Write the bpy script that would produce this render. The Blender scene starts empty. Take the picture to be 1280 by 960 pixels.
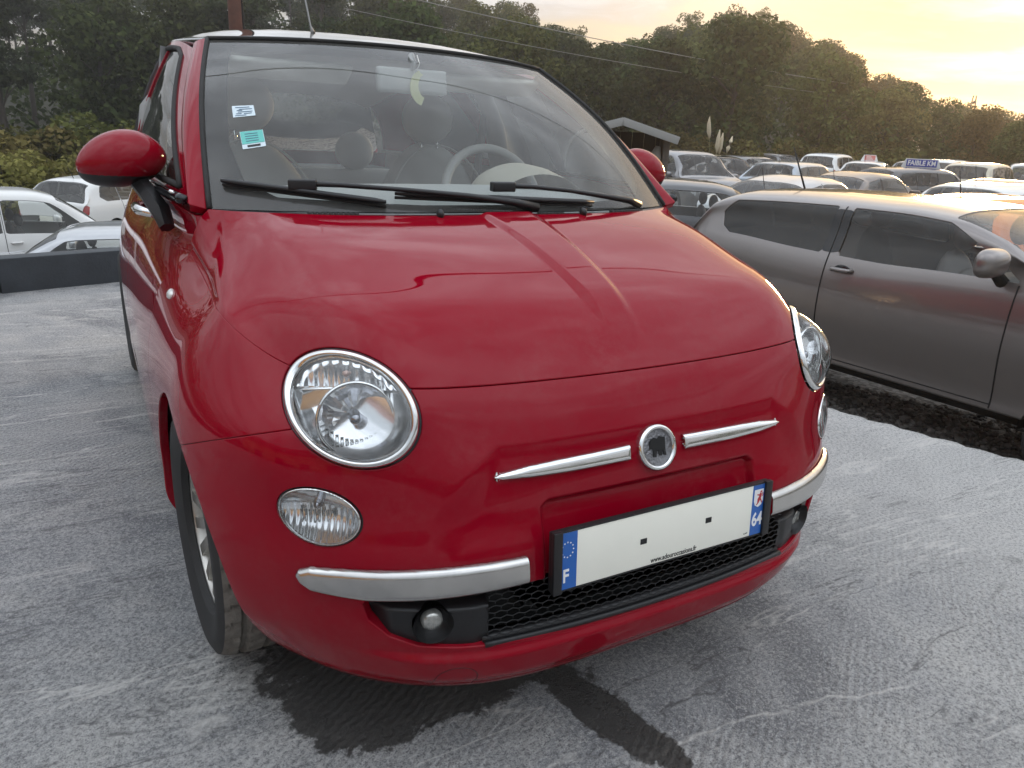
import bpy, bmesh, math, random
import numpy as np
from mathutils import Matrix, Vector, Euler
random.seed(7); RNG = np.random.RandomState(7)
SC = bpy.context.scene
COL = SC.collection
# ------------------------------------------------------------------ camera
CAM_POS = np.array([-.9075, -.9592, 1.1834]); YAW, PITCH, ROLL, FPX = .5184, .3242, .0464, 939.7
def cam_axes(yaw, pitch, roll):
    cy, sy = math.cos(yaw), math.sin(yaw); cp, sp = math.cos(pitch), math.sin(pitch)
    f = np.array([sy*cp, cy*cp, -sp]); r = np.array([cy, -sy, 0.]); u = np.cross(r, f)
    cr, sr = math.cos(roll), math.sin(roll)
    return cr*r+sr*u, -sr*r+cr*u, f
_r, _u, _f = cam_axes(YAW, PITCH, ROLL)
cam = bpy.data.cameras.new('camera'); camo = bpy.data.objects.new('camera', cam); COL.objects.link(camo)
cam.sensor_width = 36; cam.lens = FPX*36/1280; cam.clip_start = .05; cam.clip_end = 3000
camo.matrix_world = Matrix(((_r[0], _u[0], -_f[0], CAM_POS[0]), (_r[1], _u[1], -_f[1], CAM_POS[1]), (_r[2], _u[2], -_f[2], CAM_POS[2]), (0, 0, 0, 1)))
SC.camera = camo
# ------------------------------------------------------------------ sky, sun, exposure
SUN_AZ, SUN_EL = math.radians(61.5), math.radians(4.5)
SUN = Vector((math.sin(SUN_AZ)*math.cos(SUN_EL), math.cos(SUN_AZ)*math.cos(SUN_EL), math.sin(SUN_EL)))
class NT:
    """small helper for node trees"""
    def __init__(s, tree): s.t = tree; s.n = tree.nodes; s.l = tree.links
    def add(s, kind, **kw):
        n = s.n.new(kind)
        for k, v in kw.items():
            if k.startswith('i_'): n.inputs[k[2:].replace('_', ' ')].default_value = v
            else: setattr(n, k, v)
        return n
    def link(s, a, b): s.l.new(a, b)
    def math(s, op, a, b=None, c=None, clamp=False):
        n = s.n.new('ShaderNodeMath'); n.operation = op; n.use_clamp = clamp
        for i, x in enumerate((a, b, c)):
            if x is None: continue
            if isinstance(x, (int, float)): n.inputs[i].default_value = x
            else: s.l.new(x, n.inputs[i])
        return n.outputs[0]
    def mix(s, fac, a, b, mode='MIX'):
        n = s.n.new('ShaderNodeMix'); n.data_type = 'RGBA'; n.blend_type = mode
        for i, x in ((0, fac), (6, a), (7, b)):
            if isinstance(x, (int, float)): n.inputs[i].default_value = x
            elif isinstance(x, (tuple, list)): n.inputs[i].default_value = (*x[:3], 1)
            else: s.l.new(x, n.inputs[i])
        return n.outputs[2]
    def ramp(s, fac, stops, interp='LINEAR'):
        n = s.n.new('ShaderNodeValToRGB'); cr = n.color_ramp; cr.interpolation = interp
        while len(cr.elements) < len(stops): cr.elements.new(.5)
        for e, (p, c) in zip(cr.elements, stops):
            e.position = p; e.color = (*c, 1) if isinstance(c, (tuple, list)) else (c, c, c, 1)
        s.l.new(fac, n.inputs[0]); return n.outputs[0]
    def noise(s, vec, scale, detail=4, rough=.55, dist=0.0, dim='3D'):
        n = s.n.new('ShaderNodeTexNoise'); n.noise_dimensions = dim
        n.inputs['Scale'].default_value = scale; n.inputs['Detail'].default_value = detail
        n.inputs['Roughness'].default_value = rough; n.inputs['Distortion'].default_value = dist
        if vec is not None: s.l.new(vec, n.inputs['Vector'])
        return n.outputs['Fac']
W = bpy.data.worlds.new('World'); SC.world = W; W.use_nodes = True
nt = NT(W.node_tree); W.node_tree.nodes.clear()
geo = nt.add('ShaderNodeTexCoord'); D = geo.outputs['Generated']
sky = nt.add('ShaderNodeTexSky', sky_type='NISHITA', sun_disc=False, sun_elevation=SUN_EL, sun_rotation=SUN_AZ, air_density=1.0, dust_density=2.0, ozone_density=1.0)
sep = nt.add('ShaderNodeSeparateXYZ'); nt.link(D, sep.inputs[0])
dot = nt.add('ShaderNodeVectorMath', operation='DOT_PRODUCT'); nt.link(D, dot.inputs[0]); dot.inputs[1].default_value = SUN
mu = nt.math('MAXIMUM', dot.outputs['Value'], 0.0)
zz = nt.math('MAXIMUM', sep.outputs[2], 0.0)
inv = nt.math('DIVIDE', 1.0, nt.math('ADD', zz, .10))
px = nt.math('MULTIPLY', sep.outputs[0], inv); py = nt.math('MULTIPLY', sep.outputs[1], inv)
cmb = nt.add('ShaderNodeCombineXYZ'); nt.link(px, cmb.inputs[0]); nt.link(py, cmb.inputs[1])
c1 = nt.noise(cmb.outputs[0], .9, 7, .58, .6)
c2 = nt.noise(cmb.outputs[0], 3.1, 5, .6, .9)
cl = nt.math('ADD', nt.math('MULTIPLY', c1, .72), nt.math('MULTIPLY', c2, .28))
cover = nt.ramp(cl, [(.36, 0.0), (.56, 1.0)])
glow1 = nt.math('POWER', mu, 2.0); glow2 = nt.math('POWER', mu, 14.0); glow3 = nt.math('POWER', mu, 240.0)
# light of the thin cloud deck: cool grey away from the sun, straw yellow towards it
cool_hi, cool_lo = (5.6, 6.0, 6.5), (3.9, 4.25, 4.85)
warm_hi, warm_lo = (5.6, 3.9, 1.5), (2.5, 1.8, .85)
shade = nt.ramp(nt.math('ADD', nt.math('MULTIPLY', c2, .45), nt.math('MULTIPLY', c1, .55)), [(.42, 0.0), (.58, 1.0)])
lo = nt.mix(nt.math('MULTIPLY', glow2, 1.0, clamp=True), cool_lo, warm_lo)
hi = nt.mix(nt.math('MULTIPLY', glow2, 1.0, clamp=True), cool_hi, warm_hi)
ccol = nt.mix(shade, lo, hi)
nish = nt.mix(.35, sky.outputs[0], (4.6, 4.7, 5.0))
base = nt.mix(nt.math('MULTIPLY', cover, .88), nish, ccol)
# a cloud deck is brighter overhead than at the horizon (steeper than CIE overcast; unseen zenith raised to light the ground)
lift = nt.math('ADD', .36, nt.math('ADD', nt.math('MULTIPLY', zz, 1.85), nt.math('MULTIPLY', dot.outputs['Value'], .20)))
lifted = nt.add('ShaderNodeVectorMath', operation='SCALE'); nt.link(base, lifted.inputs[0]); nt.link(lift, lifted.inputs['Scale'])
halo = nt.mix(1.0, lifted.outputs[0], nt.mix(glow3, (0, 0, 0), (5.5, 3.0, .8)), 'ADD')
bg = nt.add('ShaderNodeBackground'); bg.inputs['Strength'].default_value = .10
nt.link(halo, bg.inputs['Color'])
out = nt.add('ShaderNodeOutputWorld'); nt.link(bg.outputs[0], out.inputs[0])
sl = bpy.data.lights.new('sun', 'SUN'); sl.energy = 2.0; sl.angle = math.radians(10); sl.color = (1.0, .64, .33)
so = bpy.data.objects.new('sun', sl); COL.objects.link(so); so.rotation_euler = (-SUN).to_track_quat('-Z', 'Y').to_euler()
SC.view_settings.view_transform = 'Standard'; SC.view_settings.look = 'None'; SC.view_settings.exposure = 1.10; SC.view_settings.gamma = 1.0
SC.cycles.use_denoising = True
SC.cycles.max_bounces = 10; SC.cycles.transparent_max_bounces = 16; SC.cycles.glossy_bounces = 6
SC.cycles.caustics_reflective = False; SC.cycles.caustics_refractive = False; SC.cycles.sample_clamp_indirect = 4
# ------------------------------------------------------------------ materials
MATS = {}
def mat(name, base=(.5, .5, .5), rough=.5, metal=0.0, coat=0.0, spec=.5, var=0.0, vscale=8.0, rvar=0.0, bump=0.0, bscale=60.0, coat_rough=.03, emit=None):
    if name in MATS: return MATS[name]
    m = bpy.data.materials.new(name); m.use_nodes = True; MATS[name] = m
    t = NT(m.node_tree); b = t.n['Principled BSDF']
    b.inputs['Base Color'].default_value = (*base, 1); b.inputs['Roughness'].default_value = rough
    b.inputs['Metallic'].default_value = metal; b.inputs['Coat Weight'].default_value = coat
    b.inputs['Coat Roughness'].default_value = coat_rough; b.inputs['Specular IOR Level'].default_value = spec
    tc = t.add('ShaderNodeTexCoord')
    if var or rvar:
        f = t.noise(tc.outputs['Object'], vscale, 5, .6)
        if var:
            t.link(t.mix(f, tuple(c*(1-var) for c in base), tuple(min(1, c*(1+var)) for c in base)), b.inputs['Base Color'])
        if rvar:
            t.link(t.math('ADD', t.math('MULTIPLY', f, rvar*2), rough-rvar, clamp=True), b.inputs['Roughness'])
    if bump:
        f2 = t.noise(tc.outputs['Object'], bscale, 3, .6)
        bn = t.add('ShaderNodeBump'); bn.inputs['Strength'].default_value = bump; bn.inputs['Distance'].default_value = .01
        t.link(f2, bn.inputs['Height']); t.link(bn.outputs[0], b.inputs['Normal'])
    if emit:
        b.inputs['Emission Color'].default_value = (*emit[:3], 1); b.inputs['Emission Strength'].default_value = emit[3]
    return m
def glass_mat(name, tint=(.75, .8, .8), film=.06, rough=0.0, ior=1.5):
    """thin pane: fresnel reflection over a tinted see-through sheet, with a little dust"""
    if name in MATS: return MATS[name]
    m = bpy.data.materials.new(name); m.use_nodes = True; MATS[name] = m
    t = NT(m.node_tree); t.n.remove(t.n['Principled BSDF']); o = t.n['Material Output']
    tr = t.add('ShaderNodeBsdfTransparent'); tr.inputs[0].default_value = (*tint, 1)
    gl = t.add('ShaderNodeBsdfGlossy'); gl.inputs['Roughness'].default_value = rough
    df = t.add('ShaderNodeBsdfDiffuse'); df.inputs[0].default_value = (.55, .54, .5, 1)
    fr = t.add('ShaderNodeFresnel'); fr.inputs[0].default_value = ior
    tc = t.add('ShaderNodeTexCoord'); nz = t.noise(tc.outputs['Object'], 9, 6, .65)
    m1 = t.add('ShaderNodeMixShader'); t.link(t.math('MULTIPLY', t.ramp(nz, [(.35, .85), (.75, 1.15)]), film), m1.inputs[0])
    t.link(tr.outputs[0], m1.inputs[1]); t.link(df.outputs[0], m1.inputs[2])
    m2 = t.add('ShaderNodeMixShader'); t.link(fr.outputs[0], m2.inputs[0]); t.link(m1.outputs[0], m2.inputs[1]); t.link(gl.outputs[0], m2.inputs[2])
    t.link(m2.outputs[0], o.inputs[0]); return m
def paint(name, base, metal=0.0, rough=.35, dirt=.0, coat=1.0, flake=False):
    if name in MATS: return MATS[name]
    m = mat(name, base, rough, metal, coat, coat_rough=.015, spec=.5 if metal else .0)
    t = NT(m.node_tree); b = t.n['Principled BSDF']; tc = t.add('ShaderNodeTexCoord')
    if not metal: b.inputs['Coat IOR'].default_value = 1.31
    if dirt:
        f = t.noise(tc.outputs['Object'], 5, 7, .65); g = t.noise(tc.outputs['Object'], 55, 4, .7)
        h = t.math('MULTIPLY', t.ramp(f, [(.42, 0.0), (.75, 1.0)]), t.ramp(g, [(.4, .2), (.7, 1.0)]))
        t.link(t.mix(t.math('MULTIPLY', h, dirt), base, (.30, .27, .24)), b.inputs['Base Color'])
        t.link(t.math('ADD', t.math('MULTIPLY', h, dirt*1.2), .012), b.inputs['Coat Roughness'])
    return m
# ------------------------------------------------------------------ scene-graph helpers
def link(o, parent=None):
    COL.objects.link(o)
    if parent is not None: o.parent = parent
    return o
def tag(o, label=None, cat=None, group=None, kind=None):
    if label: o['label'] = label
    if cat: o['category'] = cat
    if group: o['group'] = group
    if kind: o['kind'] = kind
    return o
def empty(name, loc=(0, 0, 0), rz=0.0):
    o = bpy.data.objects.new(name, None); o.location = loc; o.rotation_euler = (0, 0, rz); o.empty_display_size = .2
    COL.objects.link(o); return o
def meshobj(name, V, F, m, parent=None, smooth=True, normals=None):
    me = bpy.data.meshes.new(name)
    V = np.asarray(V, float)
    if isinstance(F, np.ndarray):
        k = F.shape[1]; n = len(F)
        me.vertices.add(len(V)); me.vertices.foreach_set('co', V.ravel())
        me.loops.add(n*k); me.loops.foreach_set('vertex_index', F.astype(np.int32).ravel())
        me.polygons.add(n); me.polygons.foreach_set('loop_start', np.arange(0, n*k, k, dtype=np.int32))
        me.update(calc_edges=True); me.validate()
    else:
        me.from_pydata([tuple(v) for v in V], [], [tuple(f) for f in F]); me.update()
    if smooth: me.polygons.foreach_set('use_smooth', np.ones(len(me.polygons), bool))
    if normals is not None and len(me.vertices) == len(normals):
        me.normals_split_custom_set_from_vertices([tuple(x) for x in normals])
    for x in (m if isinstance(m, (list, tuple)) else [m]): me.materials.append(x)
    return link(bpy.data.objects.new(name, me), parent)
class MB:
    """collects primitive shapes into one mesh"""
    def __init__(s): s.V = []; s.F = []
    def add(s, V, F):
        k = len(s.V); s.V += [tuple(v) for v in V]; s.F += [tuple(i+k for i in f) for f in F]; return s
    def box(s, a, b, bev=0.0, M=None):
        a, b = np.array(a, float), np.array(b, float)
        if bev <= 0:
            V = [(x, y, z) for x in (a[0], b[0]) for y in (a[1], b[1]) for z in (a[2], b[2])]
            F = [(0, 1, 3, 2), (4, 6, 7, 5), (0, 4, 5, 1), (2, 3, 7, 6), (0, 2, 6, 4), (1, 5, 7, 3)]
        else:
            bm = bmesh.new(); bmesh.ops.create_cube(bm, size=1)
            for v in bm.verts: v.co = Vector([(a[i]+b[i])/2+v.co[i]*(b[i]-a[i]) for i in range(3)])
            bmesh.ops.bevel(bm, geom=bm.edges[:], offset=bev, segments=2, affect='EDGES', profile=.6)
            V = [tuple(v.co) for v in bm.verts]; bm.verts.index_update(); F = [tuple(v.index for v in f.verts) for f in bm.faces]; bm.free()
        if M is not None: V = [tuple(M @ Vector(v)) for v in V]
        return s.add(V, F)
    def tube(s, pts, r, n=8, cap=True):
        pts = [Vector(p) for p in pts]; rs = r if isinstance(r, (list, tuple)) else [r]*len(pts)
        V = []; F = []; up = Vector((0, 0, 1))
        for i, p in enumerate(pts):
            t = (pts[min(i+1, len(pts)-1)]-pts[max(i-1, 0)]).normalized()
            a = t.cross(up if abs(t.dot(up)) < .95 else Vector((1, 0, 0))).normalized(); b = a.cross(t)
            for k in range(n):
                w = 2*math.pi*k/n; V.append(p+rs[i]*(math.cos(w)*a+math.sin(w)*b))
        for i in range(len(pts)-1):
            for k in range(n):
                F.append((i*n+k, i*n+(k+1) % n, (i+1)*n+(k+1) % n, (i+1)*n+k))
        if cap: F.append(tuple(range(n))[::-1]); F.append(tuple((len(pts)-1)*n+k for k in range(n)))
        return s.add(V, F)
    def lathe(s, prof, n=48, M=None, closed=False):
        """prof: (r, h) pairs revolved about local Z"""
        V = []; F = []
        for r, h in prof:
            for k in range(n):
                w = 2*math.pi*k/n; V.append(Vector((r*math.cos(w), r*math.sin(w), h)))
        m = len(prof)
        for i in range(m-1+(1 if closed else 0)):
            for k in range(n):
                j = (i+1) % m
                F.append((i*n+k, i*n+(k+1) % n, j*n+(k+1) % n, j*n+k))
        if M is not None: V = [M @ v for v in V]
        return s.add(V, F)
    def prism(s, poly, h0, h1, M=None):
        n = len(poly); V = [Vector((x, y, h0)) for x, y in poly]+[Vector((x, y, h1)) for x, y in poly]
        F = [tuple(range(n))[::-1], tuple(range(n, 2*n))]+[(i, (i+1) % n, n+(i+1) % n, n+i) for i in range(n)]
        if M is not None: V = [M @ v for v in V]
        return s.add(V, F)
    def ellipsoid(s, c, r, nu=24, nv=14, M=None, fn=None):
        V = []; F = []
        for i in range(nv+1):
            th = math.pi*i/nv
            for k in range(nu):
                w = 2*math.pi*k/nu
                d = Vector((math.sin(th)*math.cos(w), math.sin(th)*math.sin(w), math.cos(th)))
                p = Vector((d.x*r[0], d.y*r[1], d.z*r[2]))
                if fn: p = Vector(fn(p, d))
                p = p+Vector(c)
                V.append(M @ p if M is not None else p)
        for i in range(nv):
            for k in range(nu): F.append((i*nu+k, (i+1)*nu+k, (i+1)*nu+(k+1) % nu, i*nu+(k+1) % nu))
        return s.add(V, F)
    def build(s, name, m, parent=None, smooth=True, auto=None):
        o = meshobj(name, s.V, s.F, m, parent, smooth)
        bm = bmesh.new(); bm.from_mesh(o.data); bmesh.ops.recalc_face_normals(bm, faces=bm.faces[:])
        if auto is not None:
            lim = math.radians(auto)
            for e in bm.edges:
                if len(e.link_faces) == 2 and e.calc_face_angle(0) > lim: e.smooth = False
        bm.to_mesh(o.data); bm.free(); return o
def frame(c, n, up=(0, 0, 1)):
    """matrix whose local Z is n, local Y is as near to up as can be"""
    n = Vector(n).normalized(); x = Vector(up).cross(n).normalized(); y = n.cross(x)
    return Matrix(((x.x, y.x, n.x, c[0]), (x.y, y.y, n.y, c[1]), (x.z, y.z, n.z, c[2]), (0, 0, 0, 1)))
def text_mesh(name, body, size, m, M, parent, align='CENTER', bold=0.0, extrude=.0004, sx=1.0):
    cu = bpy.data.curves.new(name, 'FONT'); cu.body = body; cu.size = size; cu.align_x = align; cu.align_y = 'CENTER'
    cu.extrude = extrude; cu.offset = bold
    o = bpy.data.objects.new(name, cu); COL.objects.link(o); dg = bpy.context.evaluated_depsgraph_get()
    me = bpy.data.meshes.new_from_object(o.evaluated_get(dg)); bpy.data.objects.remove(o)
    me.transform(M @ Matrix.Diagonal((sx, 1, 1, 1))); me.materials.clear(); me.materials.append(m)
    return link(bpy.data.objects.new(name, me), parent)
# ------------------------------------------------------------------ spline surfaces and exact clipping
def natural_basis(k, t):
    """rows: weights of natural cubic spline through knots k evaluated at t"""
    k = np.asarray(k, float); t = np.asarray(t, float); n = len(k); h = np.diff(k)
    A = np.zeros((n, n)); Bm = np.zeros((n, n)); A[0, 0] = A[-1, -1] = 1
    for i in range(1, n-1):
        A[i, i-1], A[i, i], A[i, i+1] = h[i-1], 2*(h[i-1]+h[i]), h[i]
        Bm[i, i-1] += 6/h[i-1]; Bm[i, i] -= 6/h[i-1]+6/h[i]; Bm[i, i+1] += 6/h[i]
    M2 = np.linalg.solve(A, Bm); I = np.eye(n)
    j = np.clip(np.searchsorted(k, t, side='right')-1, 0, n-2)
    a = (k[j+1]-t); b = (t-k[j]); hj = h[j]
    return (M2[j]*(a**3/(6*hj))[:, None]+M2[j+1]*(b**3/(6*hj))[:, None] +
            (I[j]/hj[:, None]-M2[j]*(hj/6)[:, None])*a[:, None]+(I[j+1]/hj[:, None]-M2[j+1]*(hj/6)[:, None])*b[:, None])
class Patch:
    """tensor cubic spline through a table of points P[row, col]"""
    def __init__(s, P, ku=None, kv=None):
        s.P = np.asarray(P, float)
        def chord(Q):
            d = np.linalg.norm(np.diff(Q, axis=0), axis=2).mean(1); return np.concatenate([[0], np.cumsum(d)])
        s.kv = chord(s.P) if kv is None else np.asarray(kv, float)
        s.ku = chord(s.P.transpose(1, 0, 2)) if ku is None else np.asarray(ku, float)
    def grid(s, us, vs):
        Bu = natural_basis(s.ku, us); Bv = natural_basis(s.kv, vs)
        return np.einsum('vi,ijk,uj->vuk', Bv, s.P, Bu)
    def at(s, u, v):
        Bu = natural_basis(s.ku, u); Bv = natural_basis(s.kv, v)
        return np.einsum('ni,ijk,nj->nk', Bv, s.P, Bu)
def grid_normals(G):
    du = np.gradient(G, axis=1); dv = np.gradient(G, axis=0); n = np.cross(du, dv)
    return n/np.maximum(np.linalg.norm(n, axis=2, keepdims=True), 1e-12)
class Sheet:
    """triangle sheet with vertex normals that can be cut along scalar fields"""
    def __init__(s, V, N, T, U=None): s.V, s.N, s.T = V, N, T; s.U = U if U is not None else np.zeros((len(V), 2))
    @staticmethod
    def from_grid(G, N, uv=None):
        nv, nu = G.shape[:2]; i = np.arange(nv*nu).reshape(nv, nu)
        a, b, c, d = i[:-1, :-1].ravel(), i[:-1, 1:].ravel(), i[1:, 1:].ravel(), i[1:, :-1].ravel()
        T = np.concatenate([np.stack([a, b, c], 1), np.stack([a, c, d], 1)])
        return Sheet(G.reshape(-1, 3), N.reshape(-1, 3), T, None if uv is None else uv.reshape(-1, 2))
    def copy(s): return Sheet(s.V.copy(), s.N.copy(), s.T.copy(), s.U.copy())
    def cut(s, g):
        """keep g < 0; g is a function of (V, U)"""
        gv = g(s.V, s.U); gv = np.where(np.abs(gv) < 1e-9, 1e-9, gv); T = s.T; inside = gv[T] < 0; cnt = inside.sum(1)
        keep = T[cnt == 3]; new = []; edges = {}
        V, N, U = s.V, s.N, s.U
        one = T[cnt == 1]; io = inside[cnt == 1]; two = T[cnt == 2]; it = inside[cnt == 2]
        def rot(Tt, k): r = np.arange(len(Tt)); return np.stack([Tt[r, k], Tt[r, (k+1) % 3], Tt[r, (k+2) % 3]], 1)
        one = rot(one, io.argmax(1)) if len(one) else one.reshape(0, 3)
        two = rot(two, (~it).argmax(1)) if len(two) else two.reshape(0, 3)  # first is outside
        E = np.concatenate([one[:, [0, 1]], one[:, [0, 2]], two[:, [0, 1]], two[:, [0, 2]]])
        if len(E):
            Es = np.sort(E, 1); Eu, inv = np.unique(Es, axis=0, return_inverse=True); inv = inv.ravel()
            ga, gb = gv[Eu[:, 0]], gv[Eu[:, 1]]; t = (ga/(ga-gb))[:, None]
            base = len(V)
            V = np.concatenate([V, V[Eu[:, 0]]*(1-t)+V[Eu[:, 1]]*t]); Nn = N[Eu[:, 0]]*(1-t)+N[Eu[:, 1]]*t
            N = np.concatenate([N, Nn/np.linalg.norm(Nn, axis=1, keepdims=True)]); U = np.concatenate([U, U[Eu[:, 0]]*(1-t)+U[Eu[:, 1]]*t])
            q = base+inv; n1, n2 = len(one), len(two)
            ab, ac, tb, tc = q[:n1], q[n1:2*n1], q[2*n1:2*n1+n2], q[2*n1+n2:]
            keep = np.concatenate([keep, np.stack([one[:, 0], ab, ac], 1), np.stack([tb, two[:, 1], two[:, 2]], 1), np.stack([tb, two[:, 2], tc], 1)])
        used, invm = np.unique(keep, return_inverse=True)
        return Sheet(V[used], N[used], invm.reshape(-1, 3), U[used])
    def edges(s):
        E = np.concatenate([s.T[:, [0, 1]], s.T[:, [1, 2]], s.T[:, [2, 0]]]); Es = np.sort(E, 1)
        _, idx, c = np.unique(Es, axis=0, return_index=True, return_counts=True)
        return E[idx[c == 1]]
    def flange(s, depth, rnd=.0022):
        """fold the rim inwards so panels have thickness"""
        E = s.edges(); 
        if not len(E): return s
        b, inv = np.unique(E, return_inverse=True); inv = inv.reshape(-1, 2)
        tan = np.zeros((len(b), 3)); d = s.V[E[:, 1]]-s.V[E[:, 0]]; o = np.cross(d, s.N[E[:, 0]])
        o /= np.maximum(np.linalg.norm(o, axis=1, keepdims=True), 1e-12)
        np.add.at(tan, inv[:, 0], o); np.add.at(tan, inv[:, 1], o); tan /= np.maximum(np.linalg.norm(tan, axis=1, keepdims=True), 1e-9)
        n0 = len(s.V); m = len(b); Nb = s.N[b]
        r1 = s.V[b]-Nb*rnd*.5+tan*rnd*.8; r2 = s.V[b]-Nb*rnd*1.8+tan*rnd; r3 = s.V[b]-Nb*depth+tan*rnd*.6
        V = np.concatenate([s.V, r1, r2, r3]); N = np.concatenate([s.N, (Nb+tan)/1.4142, tan, tan]); U = np.concatenate([s.U, s.U[b], s.U[b], s.U[b]])
        e0, e1 = inv[:, 0], inv[:, 1]; T = [s.T]; rings = [b, n0+np.arange(m), n0+m+np.arange(m), n0+2*m+np.arange(m)]
        for A, B in zip(rings[:-1], rings[1:]):
            T += [np.stack([A[e1], A[e0], B[e0]], 1), np.stack([A[e1], B[e0], B[e1]], 1)]
        return Sheet(V, N, np.concatenate(T), U)
    def shift(s, d): return Sheet(s.V+s.N*(d if np.isscalar(d) else d[:, None]), s.N, s.T, s.U)
    def mirror(s): 
        f = np.array([-1, 1, 1]); return Sheet(s.V*f, s.N*f, s.T[:, ::-1], s.U)
    def renormal(s):
        fn = np.cross(s.V[s.T[:, 1]]-s.V[s.T[:, 0]], s.V[s.T[:, 2]]-s.V[s.T[:, 0]]); N = np.zeros_like(s.V)
        for k in range(3): np.add.at(N, s.T[:, k], fn)
        s.N = N/np.maximum(np.linalg.norm(N, axis=1, keepdims=True), 1e-12); return s
    def build(s, name, m, parent=None): return meshobj(name, s.V, s.T, m, parent, True, s.N)
def sd_poly(poly, r=0.0):
    """signed distance to a 2-D polygon (negative inside), rounded by r"""
    P = np.asarray(poly, float); Q = np.roll(P, -1, 0)
    def f(x, y):
        p = np.stack([x, y], -1); d = np.full(x.shape, 1e9); ins = np.zeros(x.shape, bool)
        for a, b in zip(P, Q):
            e = b-a; w = p-a; t = np.clip((w@e)/(e@e), 0, 1); d = np.minimum(d, np.linalg.norm(w-t[..., None]*e, axis=-1))
            c = ((a[1] <= p[..., 1]) != (b[1] <= p[..., 1]))
            xx = a[0]+(p[..., 1]-a[1])/(b[1]-a[1] if b[1] != a[1] else 1e-9)*e[0]; ins ^= c & (p[..., 0] < xx)
        return np.where(ins, -d, d)-r
    return f
def smooth01(x, a, b):
    t = np.clip((x-a)/(b-a), 0, 1); return t*t*(3-2*t)
def interp(xs, ys): return lambda x: np.interp(x, xs, ys)
# ------------------------------------------------------------------ the red car: front body surface (x out, y back from the nose, z up)
_zc = lambda y: natural_basis([.13, .182, .25, .33, .42, .563, .69, .8, .95], np.atleast_1d(np.clip(y, .13, .95))) @ np.array([.758, .81, .857, .893, .924, .962, .986, 1.0, 1.012])
_A = interp([.13, .2, .275, .42, .66, .80, .92], [.0, .035, .075, .105, .140, .120, .06])
_P = interp([.2, .45, .6, .8], [4.2, 5.0, 7.0, 8.5])
def hood_z(x, y): return float(_zc(y)[0]-_A(y)*(abs(x)/.70)**_P(y))
R0 = [(0, .692, .988), (.18, .694, .988), (.34, .712, .988), (.46, .745, .988), (.54, .785, .988), (.60, .825, .987), (.64, .86, .986), (.664, .89, .985)]
R3 = [(0, .130, .758), (.20, .134, .759), (.39, .150, .762), (.538, .208, .768), (.632, .345, .777), (.690, .455, .814), (.702, .66, .838), (.706, .92, .885)]
rows = [R0]
for f in (.32, .62, .84):
    row = []
    for j, (a, b) in enumerate(zip(R0, R3)):
        x = a[0]+(b[0]-a[0])*f**(1 if j < 3 else .85); y = a[1]+(b[1]-a[1])*f
        row.append((x, y, hood_z(x, y)))
    row[7] = tuple(np.array([(.684, .895, .962), (.697, .90, .932), (.703, .91, .906)][len(rows)-1]))
    row[6] = (row[6][0], row[6][1], row[6][2]*.75+.25*(R0[6][2]+(R3[6][2]-R0[6][2])*f))
    rows.append(row)
for i_, j_, dz_ in ((3, 4, -.020), (3, 3, -.006), (2, 4, -.009), (3, 5, -.004)): rows[i_][j_] = (rows[i_][j_][0], rows[i_][j_][1], rows[i_][j_][2]+dz_)
rows.append(R3)
rows += [
 [(0, .082, .682), (.21, .086, .683), (.41, .110, .685), (.560, .172, .698), (.662, .285, .712), (.734, .43, .738), (.762, .67, .757), (.764, 1.06, .790)],
 [(0, .056, .622), (.215, .060, .622), (.415, .087, .622), (.590, .165, .628), (.698, .268, .652), (.766, .42, .665), (.795, .68, .670), (.793, 1.10, .690)],
 [(0, .040, .548), (.22, .043, .548), (.42, .071, .548), (.605, .163, .552), (.705, .262, .567), (.774, .39, .575), (.808, .68, .580), (.808, 1.12, .590)],
 [(0, .024, .465), (.22, .026, .465), (.42, .052, .466), (.605, .143, .468), (.702, .243, .470), (.772, .362, .472), (.811, .68, .475), (.811, 1.12, .480)],
 [(0, .012, .385), (.22, .015, .385), (.42, .043, .386), (.600, .140, .388), (.697, .240, .388), (.764, .350, .388), (.810, .68, .388), (.810, 1.12, .390)],
 [(0, .009, .305), (.22, .013, .305), (.42, .046, .305), (.592, .152, .305), (.684, .250, .305), (.746, .348, .303), (.805, .68, .303), (.806, 1.12, .303)],
 [(0, .026, .235), (.215, .030, .235), (.41, .066, .235), (.575, .170, .235), (.660, .270, .235), (.712, .360, .233), (.79, .68, .233), (.800, 1.12, .235)],
 [(0, .048, .188), (.21, .052, .188), (.40, .090, .188), (.555, .192, .188), (.632, .292, .188), (.676, .378, .188), (.75, .68, .188), (.775, 1.12, .190)],
 [(0, .12, .176), (.20, .125, .176), (.375, .16, .176), (.515, .26, .176), (.585, .35, .176), (.62, .42, .176), (.69, .70, .176), (.72, 1.12, .176)],
]
half = np.array(rows)
full = np.concatenate([half[:, :0:-1]*[-1, 1, 1], half], 1)
body = Patch(full)
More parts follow.
